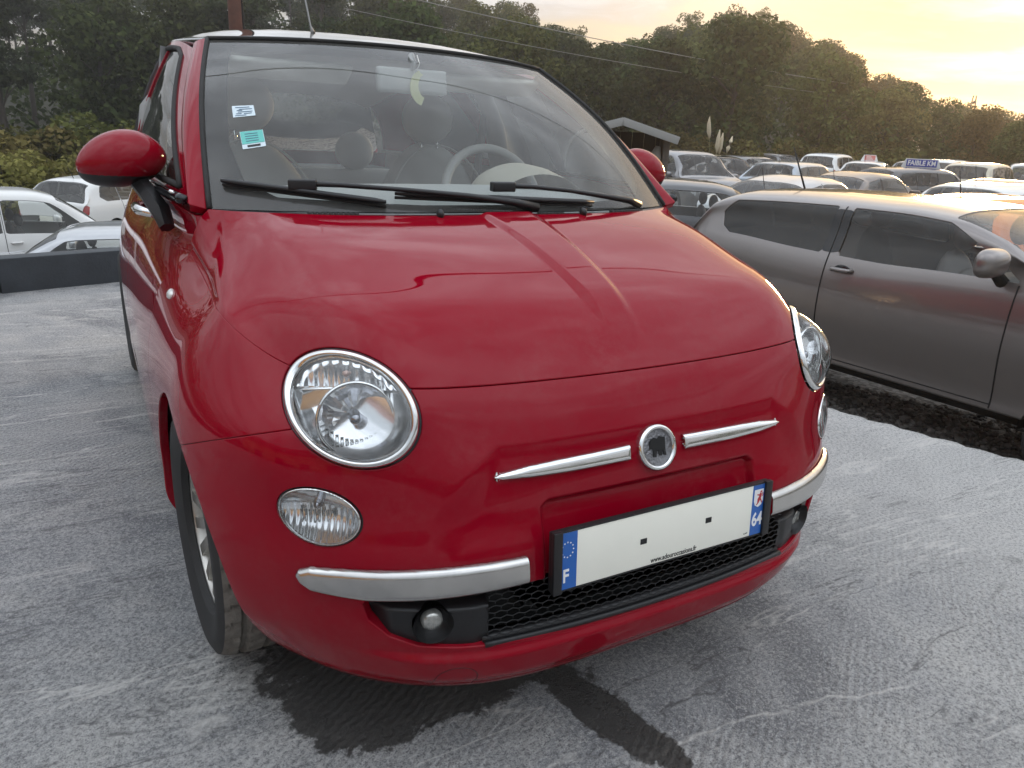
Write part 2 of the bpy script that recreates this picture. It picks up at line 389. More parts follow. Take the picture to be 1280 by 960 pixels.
# ------------------------------------------------------------------ glasshouse surfaces
def ws_pt(u, t):
    a = abs(u); B = np.array([.660*u, .722+.175*a**2.4, .992-.006*a*a]); T = np.array([.547*u, 1.395+.11*a**2.5, 1.408-.016*a*a])
    b = math.sin(math.pi*t)
    return B*(1-t)+T*t+np.array([.016*b*u, -.55*.030*b, .83*.030*b])
screen = Patch([[ws_pt(u, t) for u in np.linspace(-1, 1, 13)] for t in np.linspace(0, 1, 6)], ku=np.linspace(-1, 1, 13), kv=np.linspace(0, 1, 6))
_belt = [(.704, .90, 1.000), (.738, 1.30, 1.004), (.750, 1.80, 1.015), (.738, 2.4, 1.035), (.70, 2.9, 1.05), (.62, 3.3, 1.06)]
_rail = [(.580, 1.56, 1.368), (.588, 1.85, 1.408), (.582, 2.2, 1.418), (.56, 2.6, 1.398), (.53, 2.9, 1.355), (.48, 3.12, 1.29)]
def _side(t):
    r = []
    for a, b in zip(_belt, _rail):
        p = np.array(a)*(1-t)+np.array(b)*t; p[0] += .022*math.sin(math.pi*t); r.append(p)
    return r
side = Patch([_side(t) for t in np.linspace(0, 1, 5)], ku=np.linspace(0, 1, 6), kv=np.linspace(0, 1, 5))
def roof_pt(u, k):
    zc = [1.416, 1.466, 1.488, 1.472, 1.425, 1.36][k]; yc = [1.402, 1.72, 2.15, 2.6, 3.0, 3.2][k]
    xs, ys, zs = (.556, 1.512, 1.396) if k == 0 else (_rail[k][0]-.004, _rail[k][1], _rail[k][2]+.006)
    a = abs(u)
    return np.array([xs*u, yc+(ys-yc)*a**2.4, zc+(zs-zc)*(.35*a**2+.65*a**5)])
roof = Patch([[roof_pt(u, k) for u in np.linspace(-1, 1, 13)] for k in range(6)], ku=np.linspace(-1, 1, 13))
_w = [1.0, 1.004, 1.0, .995, .955, .80]; _yy = [0, 1.5, 2.1, 2.6, 3.0, 3.42]
_c7 = [(.690, .90, .968)]+[tuple(r[7]) for r in rows[4:]]
_beltlow = [None, (.742, 1.30, .985), (.752, 1.8, .995), (.740, 2.4, 1.012), (.70, 2.9, 1.025), (.60, 3.36, 1.03)]
_flank = []
for k, p in enumerate(_c7):
    r = [np.array(p)]
    for j in range(1, 6):
        if k == 0: r.append(np.array(_beltlow[j]))
        else: r.append(np.array([p[0]*_w[j]+(.012 if k == 1 else 0), _yy[j]+(p[1]-1.1)*.3*(1-j/5), p[2]+(.02 if k == 1 else 0)]))
    _flank.append(r)
flank = Patch(_flank)
# ------------------------------------------------------------------ the red city car
RED = paint('red_paint', (.245, .0004, .0105), rough=.5, dirt=.08)
CHROME = mat('chrome', (.78, .78, .77), .07, 1.0, rvar=.04, vscale=25)
SATIN = mat('satin_chrome', (.55, .54, .52), .22, 1.0, var=.18, vscale=30, rvar=.10)
BLACKP = mat('black_plastic', (.012, .012, .013), .38, bump=.12, bscale=500)
MATTE = mat('matte_black', (.006, .006, .006), .75)
RUBBER = mat('rubber', (.018, .017, .016), .78, var=.5, vscale=30, bump=.2, bscale=300)
GLOSSB = mat('gloss_black', (.008, .009, .011), .06)
MIRRORM = mat('lamp_reflector', (.95, .96, .97), .14, .84)
LENS = glass_mat('lamp_lens', (.98, .99, .99), .05)
WSGLASS = glass_mat('windscreen_glass', (.96, .99, .97), .11, ior=1.46)
SIDEGLASS = glass_mat('side_glass', (.72, .78, .76), .05)
CAR = empty('red_city_car', (0, .66, 0)); OFF = np.array([0, .66, 0])
tag(CAR, 'glossy red small hatchback with round headlights standing on the raised concrete slab', 'car')
def up(o, parent=None):
    """hang a mesh given in world metres under the car, or under one of its parts"""
    o.data.transform(Matrix.Translation((-OFF[0], -OFF[1], -OFF[2]))); o.parent = parent or CAR; return o
nu, nv = 720, 340
US = np.linspace(body.ku[0], body.ku[-1], nu); VS = np.linspace(body.kv[0], body.kv[-1], nv)
_N0 = grid_normals(body.grid(US[::8], VS[::8])); NSIGN = 1.0 if _N0[..., 2].mean() > 0 else -1.0
def flip_n(N): return N*NSIGN
def sg(n): return n
_recess = sd_poly([(-.335, .672), (.335, .672), (.405, .620), (.45, .56), (.48, .49), (.48, .44), (-.48, .44), (-.48, .49), (-.45, .56), (-.405, .62)], 0.0)
_plate = sd_poly([(-.262, .40), (.262, .40), (.262, .553), (.245, .566), (-.245, .566), (-.262, .553)])
def body_disp(V):
    x, y, z = V[..., 0], V[..., 1], V[..., 2]; d = np.zeros(x.shape); front = (y < .30) & (np.abs(x) < .6)
    xs, zs = x[front], z[front]
    sdr = -_recess(xs, zs); wd = np.interp(zs, [.50, .66], [.085, .030])
    r = -.007*smooth01(sdr/wd, 0, 1)*smooth01(zs, .455, .56)
    r += -.014*smooth01(-_plate(xs, zs), 0, .010)
    r += .011*(1-smooth01(zs, .284, .300))*smooth01(zs, .195, .245)*(1-smooth01(np.abs(xs), .46, .60))
    d[front] = r
    w = np.interp(y, [.15, .56, .75], [.034, .060, .074])
    top = (np.abs(x) < .2) & (y > .13) & (z > .74)
    d += np.where(top, .0075*(1-smooth01(np.abs(x), w-.012, w+.012))*smooth01(y, .165, .33), 0)
    return d
def make_sheet(us, vs):
    G = body.grid(us, vs); N = flip_n(grid_normals(G)); d = body_disp(G); G2 = G+N*d[..., None]
    N2 = flip_n(grid_normals(G2)); uv = np.stack(np.meshgrid(us, vs), -1); return Sheet.from_grid(G2, N2, uv)
S0 = make_sheet(US, VS)
if np.dot(np.cross(S0.V[S0.T[0, 1]]-S0.V[S0.T[0, 0]], S0.V[S0.T[0, 2]]-S0.V[S0.T[0, 0]]), S0.N[S0.T[0, 0]]) < 0: ORI = -1
else: ORI = 1
def fix(s):
    if ORI < 0: s.T = s.T[:, ::-1].copy()
    return s
S0 = fix(S0)
V3 = body.kv[4]
def axis_frame(az, el):
    az, el = math.radians(az), math.radians(el)
    n = np.array([-math.sin(az)*math.cos(el), -math.cos(az)*math.cos(el), math.sin(el)])
    x = np.cross([0, 0, 1], n); x /= np.linalg.norm(x); return np.stack([x, np.cross(n, x), n])
class Lamp:
    def __init__(s, c, az, el, r, major):
        s.c = np.array(c); s.F = axis_frame(az, el); s.r = r; m = np.array(major); s.R = np.stack([m/np.linalg.norm(m), np.array([-m[1], m[0]])/np.linalg.norm(m)])
    def ab(s, V):
        P = V.copy(); P[:, 0] = -np.abs(P[:, 0]); return (P-s.c) @ s.F[:2].T
    def e(s, V):
        q = s.ab(V) @ s.R.T; return np.where(V[:, 1] < .7, np.hypot(q[:, 0]/s.r[0], q[:, 1]/s.r[1]), 9)
HL = Lamp((-.556, .20, .729), 15, 10, (.1215, .0945), (-.903, .43))
LL = Lamp((-.623, .178, .553), 30, 0, (.079, .052), (-.99, .138))
GAP = .0026
_line = lambda y: np.where(y < .62, .603+(.456-y)*.41, -1.)
arch = lambda V, U: np.where(np.abs(V[:, 0]) > .45, .335-np.hypot(V[:, 1]-.66, V[:, 2]-.29), -1.)
OPEN = [(-.555, .425), (-.572, .400), (-.562, .365), (-.53, .332), (-.485, .313), (-.42, .308), (-.25, .306), (0, .305), (.25, .306), (.42, .308), (.485, .313), (.53, .332), (.562, .365), (.572, .400), (.555, .425)]
_open = sd_poly(OPEN)
opening = lambda V, U: np.where(V[:, 1] < .35, -_open(V[:, 0], V[:, 2]), -1.)
hlcut = lambda V, U: 1.0-HL.e(V)
llcut = lambda V, U: 1.0-LL.e(V)
# bonnet
S = S0.cut(lambda V, U: U[:, 1]-V3+GAP).cut(hlcut)
bonnet = up(S.flange(.016).build('bonnet', RED))
# wings
for sx in (-1, 1):
    S = S0.cut(lambda V, U: V3-U[:, 1]+GAP).cut(lambda V, U: .60-sx*V[:, 0]).cut(lambda V, U: np.minimum(_line(V[:, 1])-V[:, 2], 1)+GAP).cut(hlcut).cut(arch)
    up(S.flange(.020).build('front_wing', RED))
# bumper with all its openings
S = S0.cut(lambda V, U: V3-U[:, 1]+GAP).cut(lambda V, U: np.minimum(V[:, 2]-_line(V[:, 1])+GAP, np.abs(V[:, 0])-.60)).cut(lambda V, U: V[:, 1]-.66).cut(hlcut).cut(llcut).cut(arch).cut(opening)
tow = lambda V, U: np.abs(np.hypot(V[:, 0]+.40, (V[:, 2]-.240)*1.25)-.036)
bumper = up(S.flange(.026).build('front_bumper', RED))
# black inner shell so that gaps read dark
S = Sheet(S0.V-S0.N*.024, S0.N, S0.T, S0.U).cut(hlcut).cut(llcut).cut(arch).cut(opening)
up(S.build('inner_shell', MATTE))
S = Sheet(S0.V-S0.N*.075, S0.N, S0.T, S0.U).cut(lambda V, U: np.maximum(np.abs(V[:, 0])-.66, V[:, 1]-.45)).cut(lambda V, U: V[:, 2]-.62).cut(lambda V, U: .17-V[:, 2])
up(S.build('radiator_panel', MATTE))
# towing-eye cover: a thin ring seam on the bumper lip
def surf_y(x, z):
    x = np.atleast_1d(np.asarray(x, float)); z = np.atleast_1d(np.asarray(z, float))
    sel = (S0.V[:, 1] < .45) & (S0.V[:, 2] < .75); Vs = S0.V[sel]; Ns = S0.N[sel]; y = []; n = []
    for a, b in zip(x, z):
        k = np.argmin((Vs[:, 0]-a)**2+(Vs[:, 2]-b)**2); p, m = Vs[k], Ns[k]
        y.append(p[1]-((a-p[0])*m[0]+(b-p[2])*m[2])/m[1]); n.append(m)
    return np.array(y), np.array(n)
th = np.linspace(math.pi, 0, 16); tx = list(-.415+.036*np.cos(th)); tz = list(.232+.036*np.sin(th)); tx = [tx[0]]+tx+[tx[-1]]; tz = [.205]+tz+[.205]
ty, tn = surf_y(tx, tz)
up(MB().tube([(a, b+.0006, c) for a, b, c in zip(tx, ty, tz)], .0016, 6).build('towing_eye_cover', mat('dark_red_seam', (.10, .003, .006), .6)), bumper)
lx = np.linspace(-.60, .60, 60); lz = .206+.010*np.abs(lx)**2; ly, ln_ = surf_y(lx, lz)
up(MB().tube([(a, b+.0010, c) for a, b, c in zip(lx, ly, lz)], .0022, 6).build('lip_seam', mat('dark_red_seam')), bumper)
# ---- lamps
def subgrid(lamp, n=150, m=1.25):
    e = lamp.e(S0.V); k = (e < m) & (S0.V[:, 0] < 0); U = S0.U[k]
    return fix(make_sheet(np.linspace(U[:, 0].min(), U[:, 0].max(), n), np.linspace(U[:, 1].min(), U[:, 1].max(), n)))
def two_sided(name, sheet, m, parents, normals=True):
    out_ = []
    for sx, p in zip((1, -1), parents):
        s = sheet if sx == 1 else sheet.mirror()
        out_.append(up(s.build(name, m), p))
    return out_
def lamp_part(sub, lamp, e0, e1, f, along_axis=False):
    s = sub.cut(lambda V, U: lamp.e(V)-e1)
    if e0 > 0: s = s.cut(lambda V, U: e0-lamp.e(V))
    e = lamp.e(s.V); d = f(e, lamp.ab(s.V))
    if along_axis: V = s.V+lamp.F[2]*d[:, None]
    else: V = s.V+s.N*d[:, None]
    return Sheet(V, s.N, s.T, s.U).renormal()
sub = subgrid(HL)
seal = lamp_part(sub, HL, .94, 1.005, lambda e, q: -.004+0*e)
seals = two_sided('headlight', seal, GLOSSB, (None, None))
ring = lamp_part(sub, HL, .80, .945, lambda e, q: .002+.008*np.sin(np.pi*np.clip((e-.80)/.145, 0, 1))**.7)
two_sided('bezel', ring, CHROME, seals)
lens = lamp_part(sub, HL, 0, .83, lambda e, q: .006+.036*(1-(e/.83)**2))
two_sided('lens', lens, LENS, seals)
def bowl_f(e, q):
    d = .004+.038*(1-(e/.83)**2)
    fl = np.abs(((q[:, 0]/.017) % 1)-.5)*.010*(q[:, 1] > .028)*np.clip((.83-e)*6, 0, 1)
    step = -.014*smooth01(q[:, 1], .026, .030)
    return -(d+fl)-step*np.clip((.83-e)*8, 0, 1)
bowl = lamp_part(sub, HL, 0, .83, bowl_f, True)
two_sided('reflector', bowl, MIRRORM, seals)
def on_axis(lamp, a, b, depth):
    """frame on the lamp axis at offsets a, b, depth behind the surface"""
    P = lamp.c+lamp.F[0]*a+lamp.F[1]*b
    k = np.argmin(np.linalg.norm(((sub if lamp is HL else sub2).V-P) @ lamp.F[:2].T, axis=1)); Q = (sub if lamp is HL else sub2).V[k]
    P = P+lamp.F[2]*((Q-P) @ lamp.F[2]-depth)
    F = lamp.F; return Matrix(((F[0][0], F[1][0], F[2][0], P[0]), (F[0][1], F[1][1], F[2][1], P[1]), (F[0][2], F[1][2], F[2][2], P[2]), (0, 0, 0, 1)))
def both(mb_fn, name, m, parents, **kw):
    a = mb_fn(MB()); o = up(a.build(name, m, **kw), parents[0])
    b = MB(); b.V = [(-x, y, z) for x, y, z in a.V]; b.F = [f[::-1] for f in a.F]; o2 = up(b.build(name, m, **kw), parents[1]); return o, o2
Mi = on_axis(HL, .008, -.018, .016)
def facets(mb):
    n = 40; V = []; F = []; rr = [.061, .056, .047, .036, .025, .015]; hh = [.0, -.008, -.019, -.028, -.034, -.037]
    for i, (r, h) in enumerate(zip(rr, hh)):
        for k in range(n):
            w = 2*math.pi*k/n; j = 1+.10*((k//3) % 2)*(0 < i < 5); V.append(Mi @ Vector((r*math.cos(w)*j, r*math.sin(w)*j, h+.004*((k//3) % 2)*(i > 0))))
    for i in range(5):
        for k in range(n): F.append((i*n+k, i*n+(k+1) % n, (i+1)*n+(k+1) % n, (i+1)*n+k))
    F.append(tuple(5*n+k for k in range(n))); return mb.add(V, F)
both(facets, 'beam_reflector', MIRRORM, seals, smooth=False)
both(lambda mb: mb.lathe([(.0665, .0), (.0665, .006), (.062, .008), (.060, .004), (.0605, -.004)], 56, Mi), 'beam_rim', CHROME, seals)
both(lambda mb: mb.lathe([(.0, .002), (.007, .0), (.0105, -.006), (.0105, -.024), (.013, -.03), (.013, -.055)], 24, Mi), 'bulb', mat('bulb_cap', (.32, .33, .36), .12, 1.0), seals)
Mu = on_axis(HL, -.004, .055, .022)
both(lambda mb: mb.lathe([(.0, .012), (.005, .010), (.008, .003), (.008, -.02)], 18, Mu), 'indicator_bulb', mat('amber_bulb', (.75, .48, .40), .12, 0.0, 1.0), seals)
both(lambda mb: mb.box((-.075, -.0015, -.03), (.062, .0015, .006), M=Mu @ Matrix.Translation((.0, -.026, 0))), 'divider', CHROME, seals)
def flutes(mb):
    for k in range(13):
        x = -.048+k*.008; h = math.sqrt(max(0, .055**2-x*x))
        mb.box((x-.0026, -h*.98, .001), (x+.0026, -h*.98+min(.02, h*.5), .003), M=Mi)
    return mb
both(flutes, 'lens_fluting', LENS, seals)
sub2 = subgrid(LL, 110)
seals2 = two_sided('driving_lamp', lamp_part(sub2, LL, .92, 1.005, lambda e, q: -.003+0*e), GLOSSB, (None, None))
two_sided('lens', lamp_part(sub2, LL, 0, .935, lambda e, q: .003+.010*(1-(e/.935)**2)), LENS, seals2)
two_sided('bezel', lamp_part(sub2, LL, .86, .93, lambda e, q: -.001+.004*np.sin(np.pi*np.clip((e-.86)/.07, 0, 1))), CHROME, seals2)
two_sided('reflector', lamp_part(sub2, LL, 0, .90, lambda e, q: -(.004+.022*(1-(e/.9)**2))-.0035*np.abs(((q[:, 0]/.011) % 1)-.5)*(q[:, 1] < .012)+.006*(q[:, 1] > .016), True), MIRRORM, seals2)
Ml = on_axis(LL, -.004, .016, .016)
both(lambda mb: mb.lathe([(.0, .012), (.006, .009), (.009, .0), (.010, -.02)], 20, Ml), 'bulb', mat('bulb_cap'), seals2)
both(lambda mb: [mb.box((-.032+k*.0075, -.044, -.004), (-.028+k*.0075, -.014, -.0005), M=Ml) for k in range(9)][-1], 'lens_fluting', LENS, seals2)
# ---- bright strips laid on the skin
def strip(name, poly, m, h, bev, parent, mirror_too=True, r=0.0):
    P = np.array(poly); pad = .03; k = (np.abs(S0.V[:, 0]-P[:, 0].mean()) < np.ptp(P[:, 0])/2+pad) & (np.abs(S0.V[:, 2]-P[:, 1].mean()) < np.ptp(P[:, 1])/2+pad) & (S0.V[:, 1] < .45)
    U = S0.U[k]; s = fix(make_sheet(np.linspace(U[:, 0].min(), U[:, 0].max(), 220), np.linspace(U[:, 1].min(), U[:, 1].max(), 60)))
    f = sd_poly(poly, r); s = s.cut(lambda V, U: f(V[:, 0], V[:, 2])); d = -f(s.V[:, 0], s.V[:, 2])
    t = np.clip(d/bev, 0, 1); s = Sheet(s.V+s.N*(.003+h*np.sqrt(1-(1-t)**2))[:, None], s.N, s.T, s.U).renormal().flange(.012, .001)
    out_ = [up(s.build(name, m), parent)]
    if mirror_too: out_.append(up(s.mirror().build(name, m), parent))
    return out_
strip('bumper_trim', [(-.278, .476), (-.39, .475), (-.513, .471), (-.595, .469), (-.640, .465), (-.657, .455), (-.661, .445), (-.656, .432), (-.640, .420), (-.561, .413), (-.49, .415), (-.39, .421), (-.278, .426)], SATIN, .013, .014, bumper)
strip('grille_bar', [(-.064, .632), (-.066, .608), (-.192, .6075), (-.28, .609), (-.33, .612), (-.343, .6155), (-.333, .619), (-.28, .6255), (-.22, .6285)], CHROME, .008, .010, bumper, True, .0025)
# ---- badge
yb, nb = surf_y([0], [.62]); Mb = frame((0, yb[0]-.002, .62), nb[0])
badge = up(MB().lathe([(.0445, -.01), (.0455, .002), (.043, .008), (.038, .009), (.035, .005), (.0345, .0)], 56, Mb).build('badge', CHROME))
up(MB().lathe([(.0348, .002), (.02, .003), (0, .0035)], 40, Mb).build('badge_face', mat('badge_grey', (.22, .22, .23), .3, .9, bump=.6, bscale=160)), badge)
up(MB().prism([(-.018, .014), (-.008, .020), (.0, .017), (.006, .021), (.012, .019), (.019, .018), (.018, -.005), (.019, -.018), (.013, -.016), (.012, -.006), (.008, -.017), (.002, -.016), (.000, -.006), (-.003, -.007), (-.005, -.018), (-.012, -.017), (-.012, -.002), (-.019, -.001)], .003, .0046, Mb).build('badge_emblem', MATTE, smooth=False), badge)
# ---- grille mesh and fog lamp pods
gm = MB(); cw, ch = .0235, .0125
for r in range(-1, 11):
    for c in range(-17, 18):
        cx = (c+.5*(r % 2))*cw; cz = .302+r*ch
        pts = [(cx-cw*.5, cz-ch*.18), (cx-cw*.5, cz+ch*.18), (cx, cz+ch*.5), (cx+cw*.5, cz+ch*.18)]
        for a, b in ((0, 1), (1, 2), (2, 3)):
            (x0, z0), (x1, z1) = pts[a], pts[b]
            if abs(x0) > .372 or abs(x1) > .372 or not (.300 < z0 < .428 and .300 < z1 < .428): continue
            y0 = .012+.20*abs(x0)**2.2+.006; y1 = .012+.20*abs(x1)**2.2+.006
            gm.tube([(x0, y0, z0), (x1, y1, z1)], .0014, 4, False)
up(gm.build('grille_mesh', BLACKP))
bl = []
for a in np.linspace(-.372, .372, 40): bl.append((a, .0105+.21*abs(a)**2.2, .3095))
up(MB().tube(bl, .0062, 8).tube([(a, b+.017, c+.001) for a, b, c in bl], .0125, 8).build('grille_sill', BLACKP))
FX, FZ = -.459, .358
pod = fix(make_sheet(np.linspace(*np.interp([-.62, -.33], np.sort(full[8, :, 0]), body.ku), 120), np.linspace(body.kv[7], body.kv[11], 90)))
pod = pod.cut(lambda V, U: _open(V[:, 0], V[:, 2])+.002).cut(lambda V, U: V[:, 0]+.366)
dz = pod.V[:, 2]; off = -.010-.030*smooth01(dz, .384, .402)-.004*smooth01(pod.V[:, 0], -.395, -.37)-.016*smooth01(-pod.V[:, 0], .525, .565)
pod = Sheet(pod.V+pod.N*off[:, None], pod.N, pod.T, pod.U)
yf, nf = surf_y([FX], [FZ]); nfv = np.array([nf[0][0]*.5, nf[0][1], .0]); Mf = frame((FX, yf[0]+.008, FZ), nfv)
Mfi = np.array(Mf.inverted())
def fogd(V): q = V @ Mfi[:3, :3].T+Mfi[:3, 3]; return np.hypot(q[:, 0], q[:, 1])
pod = pod.cut(lambda V, U: .036-fogd(V)).renormal()
pods = two_sided('fog_lamp_surround', pod, BLACKP, (None, None))
both(lambda mb: mb.lathe([(.0365, .003), (.034, -.004), (.030, -.016), (.022, -.022), (.0, -.022)], 40, Mf), 'fog_lamp_well', BLACKP, pods)
both(lambda mb: mb.lathe([(.0200, -.020), (.0185, -.010), (.012, -.0065), (0, -.0055)], 40, Mf), 'fog_lamp_lens', mat('fog_glass', (.62, .62, .58), .12, .55, 1.0, var=.5, vscale=160), pods)
both(lambda mb: [mb.box((-.0125+k*.0033, -.012, -.010), (-.0113+k*.0033, .012, -.0050), M=Mf) for k in range(8)][-1], 'fog_lamp_ribs', LENS, pods)
# ---- number plate
PT = math.atan2(.008, .11); PM = frame((0, -.004, .467), (0, -math.cos(PT), math.sin(PT)))   # local x to image right, y up, z outwards
PLW = mat('plate_white', (.88, .87, .77), .32, var=.04, vscale=20, coat=.3); PLB = mat('plate_blue', (.012, .11, .42), .3, coat=.3); WHT = mat('print_white', (.82, .82, .82), .45); INK = mat('print_black', (.01, .01, .01), .5)
holder = MB(); holder.box((-.264, -.0585, -.014), (.264, .0585, -.003), .002, PM)
for s in (-1, 1): holder.box((s*.256-.009, -.0600, -.004), (s*.256+.009, .0600, .0065), .0015, PM)
holder.box((-.25, -.0585, -.004), (.25, -.0555, .0015), .0008, PM); holder.box((-.25, .0555, -.004), (.25, .0585, .0015), .0008, PM)
holder = up(holder.build('plate_holder', BLACKP, auto=30))
up(MB().box((-.2495, -.0553, -.003), (.2495, .0553, .0005), .0006, PM).build('number_plate', PLW), holder)
for a, b in ((-.2475, -.2135), (.2155, .2475)): up(MB().box((a, -.0550, .0002), (b, .0550, .0010), 0, PM).build('plate_band', PLB, smooth=False), holder)
for x, z in ((-.063, -.002), (.098, .006)): up(MB().box((x-.0075, z-.0055, .0003), (x+.0075, z+.0055, .0012), 0, PM).build('fixing_hole', INK, smooth=False), holder)
T = lambda x, y, z=.0013: PM @ Matrix.Translation((x, y, z))
up(text_mesh('plate_lettering', 'www.adouroccasions.fr', .0150, INK, T(.014, -.0475, .0006), None, bold=.0002, sx=.80), holder)
up(text_mesh('country_letter', 'F', .036, WHT, T(-.2365, -.030), None, bold=.0008, sx=.8), holder)
up(text_mesh('department_number', '64', .040, WHT, T(.2325, -.022), None, bold=.0010, sx=.72), holder)
up(text_mesh('small_print', 'A.A.P', .0045, INK, T(.204, -.0475, .0006), None), holder)
st = MB()
for k in range(12):
    w = 2*math.pi*k/12; cx, cy = -.2310+.0125*math.cos(w)-.003, .022+.0145*math.sin(w)
    st.prism([(cx+(.0019 if j % 2 == 0 else .0009)*math.sin(j*math.pi/5), cy+(.0019 if j % 2 == 0 else .0009)*math.cos(j*math.pi/5)) for j in range(10)][::-1], .0009, .0014, PM)
up(st.build('star_ring', WHT, smooth=False), holder)
up(MB().prism([(.2195, .045), (.2445, .045), (.2445, .020), (.241, .011), (.232, .006), (.223, .011), (.2195, .020)][::-1], .0009, .0014, PM).build('shield', WHT, smooth=False), holder)
li = MB()
for poly in ([(.229, .016), (.234, .018), (.238, .026), (.240, .034), (.237, .038), (.234, .036), (.233, .030), (.229, .024)], [(.236, .036), (.241, .040), (.239, .042), (.235, .040)], [(.233, .031), (.227, .033), (.227, .035), (.234, .034)], [(.231, .018), (.226, .012), (.228, .011), (.234, .017)], [(.236, .022), (.241, .014), (.243, .015), (.238, .025)], [(.2395, .028), (.244, .030), (.243, .038), (.241, .037), (.242, .031)]):
    li.prism(poly[::-1], .0015, .0019, PM)
up(li.build('lion', mat('lion_red', (.45, .02, .03), .4), smooth=False), holder)
# ---- glasshouse
def patch_sheet(p, n, m):
    us = np.linspace(p.ku[0], p.ku[-1], n); vs = np.linspace(p.kv[0], p.kv[-1], m); G = p.grid(us, vs); N = grid_normals(G)
    s = Sheet.from_grid(G, N, np.stack(np.meshgrid(us, vs), -1)); c = np.array([0, 1.9, .7])
    if ((s.V-c)*s.N).sum(1).mean() < 0: s.N = -s.N
    fn = np.cross(s.V[s.T[:, 1]]-s.V[s.T[:, 0]], s.V[s.T[:, 2]]-s.V[s.T[:, 0]])
    if (fn*s.N[s.T[:, 0]]).sum() < 0: s.T = s.T[:, ::-1].copy()
    return s
WS = patch_sheet(screen, 161, 111)
ws = up(WS.build('windscreen', WSGLASS))
_clear = sd_poly([(-.862, .925), (-.50, .945), (-.24, .930), (-.15, .865), (.16, .865), (.26, .93), (.50, .945), (.862, .925), (.875, .80), (.89, .30), (.86, .14), (.78, .085), (.3, .060), (-.3, .060), (-.78, .085), (-.86, .14), (-.89, .30), (-.875, .80)], .025)
up(Sheet(WS.V-WS.N*.004, WS.N, WS.T, WS.U).cut(lambda V, U: -_clear(U[:, 0], U[:, 1])).build('ceramic_border', GLOSSB), ws)
def wsp(u, t, off=0.0):
    p = screen.at([u], [t])[0]; a = screen.at([u+.01], [t])[0]-p; b = screen.at([u], [min(1, t+.01)])[0]-screen.at([u], [max(0, min(1, t+.01)-.01)])[0]; n = np.cross(a, b); n /= np.linalg.norm(n)
    if n[2] < 0: n = -n
    return p+n*off
edge = [wsp(-1.0, t, .003) for t in np.linspace(0, 1, 24)]+[wsp(u, 1.0, .003) for u in np.linspace(-1, 1, 40)]+[wsp(1.0, t, .003) for t in np.linspace(1, 0, 24)]
up(MB().tube(edge, .006, 8).build('windscreen_seal', RUBBER))
# stickers on the glass
def card(uvs, off, name, m, parent):
    P = [wsp(u, t, off) for u, t in uvs]; Q = [wsp(u, t, off-.0006) for u, t in uvs]
    return up(MB().add(P+Q, [(0, 1, 2, 3), (7, 6, 5, 4)]+[(i, (i+1) % 4, 4+(i+1) % 4, 4+i) for i in range(4)]).build(name, m, smooth=False), parent)
def inq(q, a, b):
    q = np.array(q); return tuple(q[0]*(1-a)*(1-b)+q[1]*a*(1-b)+q[2]*a*b+q[3]*(1-a)*b)
STW = mat('sticker_white', (.62, .72, .76), .5); STG = mat('sticker_green', (.12, .50, .44), .5)
q1 = [(-.893, .487), (-.815, .495), (-.812, .437), (-.892, .422)]; q2 = [(-.876, .347), (-.795, .362), (-.793, .281), (-.872, .262)]
s1 = card(q1, .0015, 'sticker', STW, ws)
for k, (a0, a1, b) in enumerate(((.15, .8, .15), (.3, .9, .32), (.2, .45, .42), (.25, .9, .56), (.15, .4, .70), (.5, .85, .72), (.1, .6, .86))): card([inq(q1, a0, b), inq(q1, a1, b), inq(q1, a1, b+.045), inq(q1, a0, b+.045)], .0024, 'sticker_print', mat('sticker_ink', (.12, .2, .3), .5), ws)
card(q2, .0015, 'sticker', STW, ws); card([inq(q2, .02, .02), inq(q2, .98, .02), inq(q2, .98, .74), inq(q2, .02, .74)], .0022, 'sticker_print', STG, ws)
card([inq(q2, .22, .82), inq(q2, .78, .82), inq(q2, .78, .93), inq(q2, .22, .93)], .0022, 'sticker_print', INK, ws)
for b in (.16, .3, .44, .58): card([inq(q2, .2, b), inq(q2, .75, b), inq(q2, .75, b+.03), inq(q2, .2, b+.03)], .0028, 'sticker_print', mat('sticker_ink'), ws)
# pillars between the screen and the doors
def pillar(sx):
    n = 40; A = [wsp(-1.0, t, .001) for t in np.linspace(-.0, 1, n)]; B = [side.at([0], [t])[0]*[-1, 1, 1] for t in np.linspace(0, 1, n)]
    A = np.array([a+np.array([-.006, 0, .001]) for a in A]); B = np.array(B); G = []
    for f in np.linspace(0, 1, 12):
        bow = .014*math.sin(math.pi*f); G.append(A*(1-f)+B*f+np.array([-1, -.55, .3])*bow*.8)
    G = np.array(G); N = grid_normals(G); s = Sheet.from_grid(G, N)
    if (s.N[:, 0].mean() > 0): s.N = -s.N
    fn = np.cross(s.V[s.T[:, 1]]-s.V[s.T[:, 0]], s.V[s.T[:, 2]]-s.V[s.T[:, 0]])
    if (fn*s.N[s.T[:, 0]]).sum() < 0: s.T = s.T[:, ::-1].copy()
    return s if sx < 0 else s.mirror()
for sx in (-1, 1): up(pillar(sx).flange(.02, .002).build('windscreen_pillar', RED))
RF = patch_sheet(roof, 121, 121)
up(RF.flange(.02, .003).build('roof', mat('roof_glass', (.012, .013, .016), .05, coat=1.0)))
up(Sheet(RF.V-RF.N*.045, -RF.N, RF.T[:, ::-1], RF.U).build('headliner', mat('headliner', (.55, .54, .50), .9)))
SD = patch_sheet(side, 161, 61)      # built on the x > 0 side
_glassd = sd_poly([(.030, .07), (.055, .50), (.09, .90), (.14, .945), (.44, .945), (.47, .07)], .012)
_glassq = sd_poly([(.53, .09), (.53, .93), (.66, .90), (.80, .72), (.84, .40), (.82, .14)], .015)
FL = patch_sheet(flank, 161, 121)
DG = .004
yv = lambda V: V[:, 1]
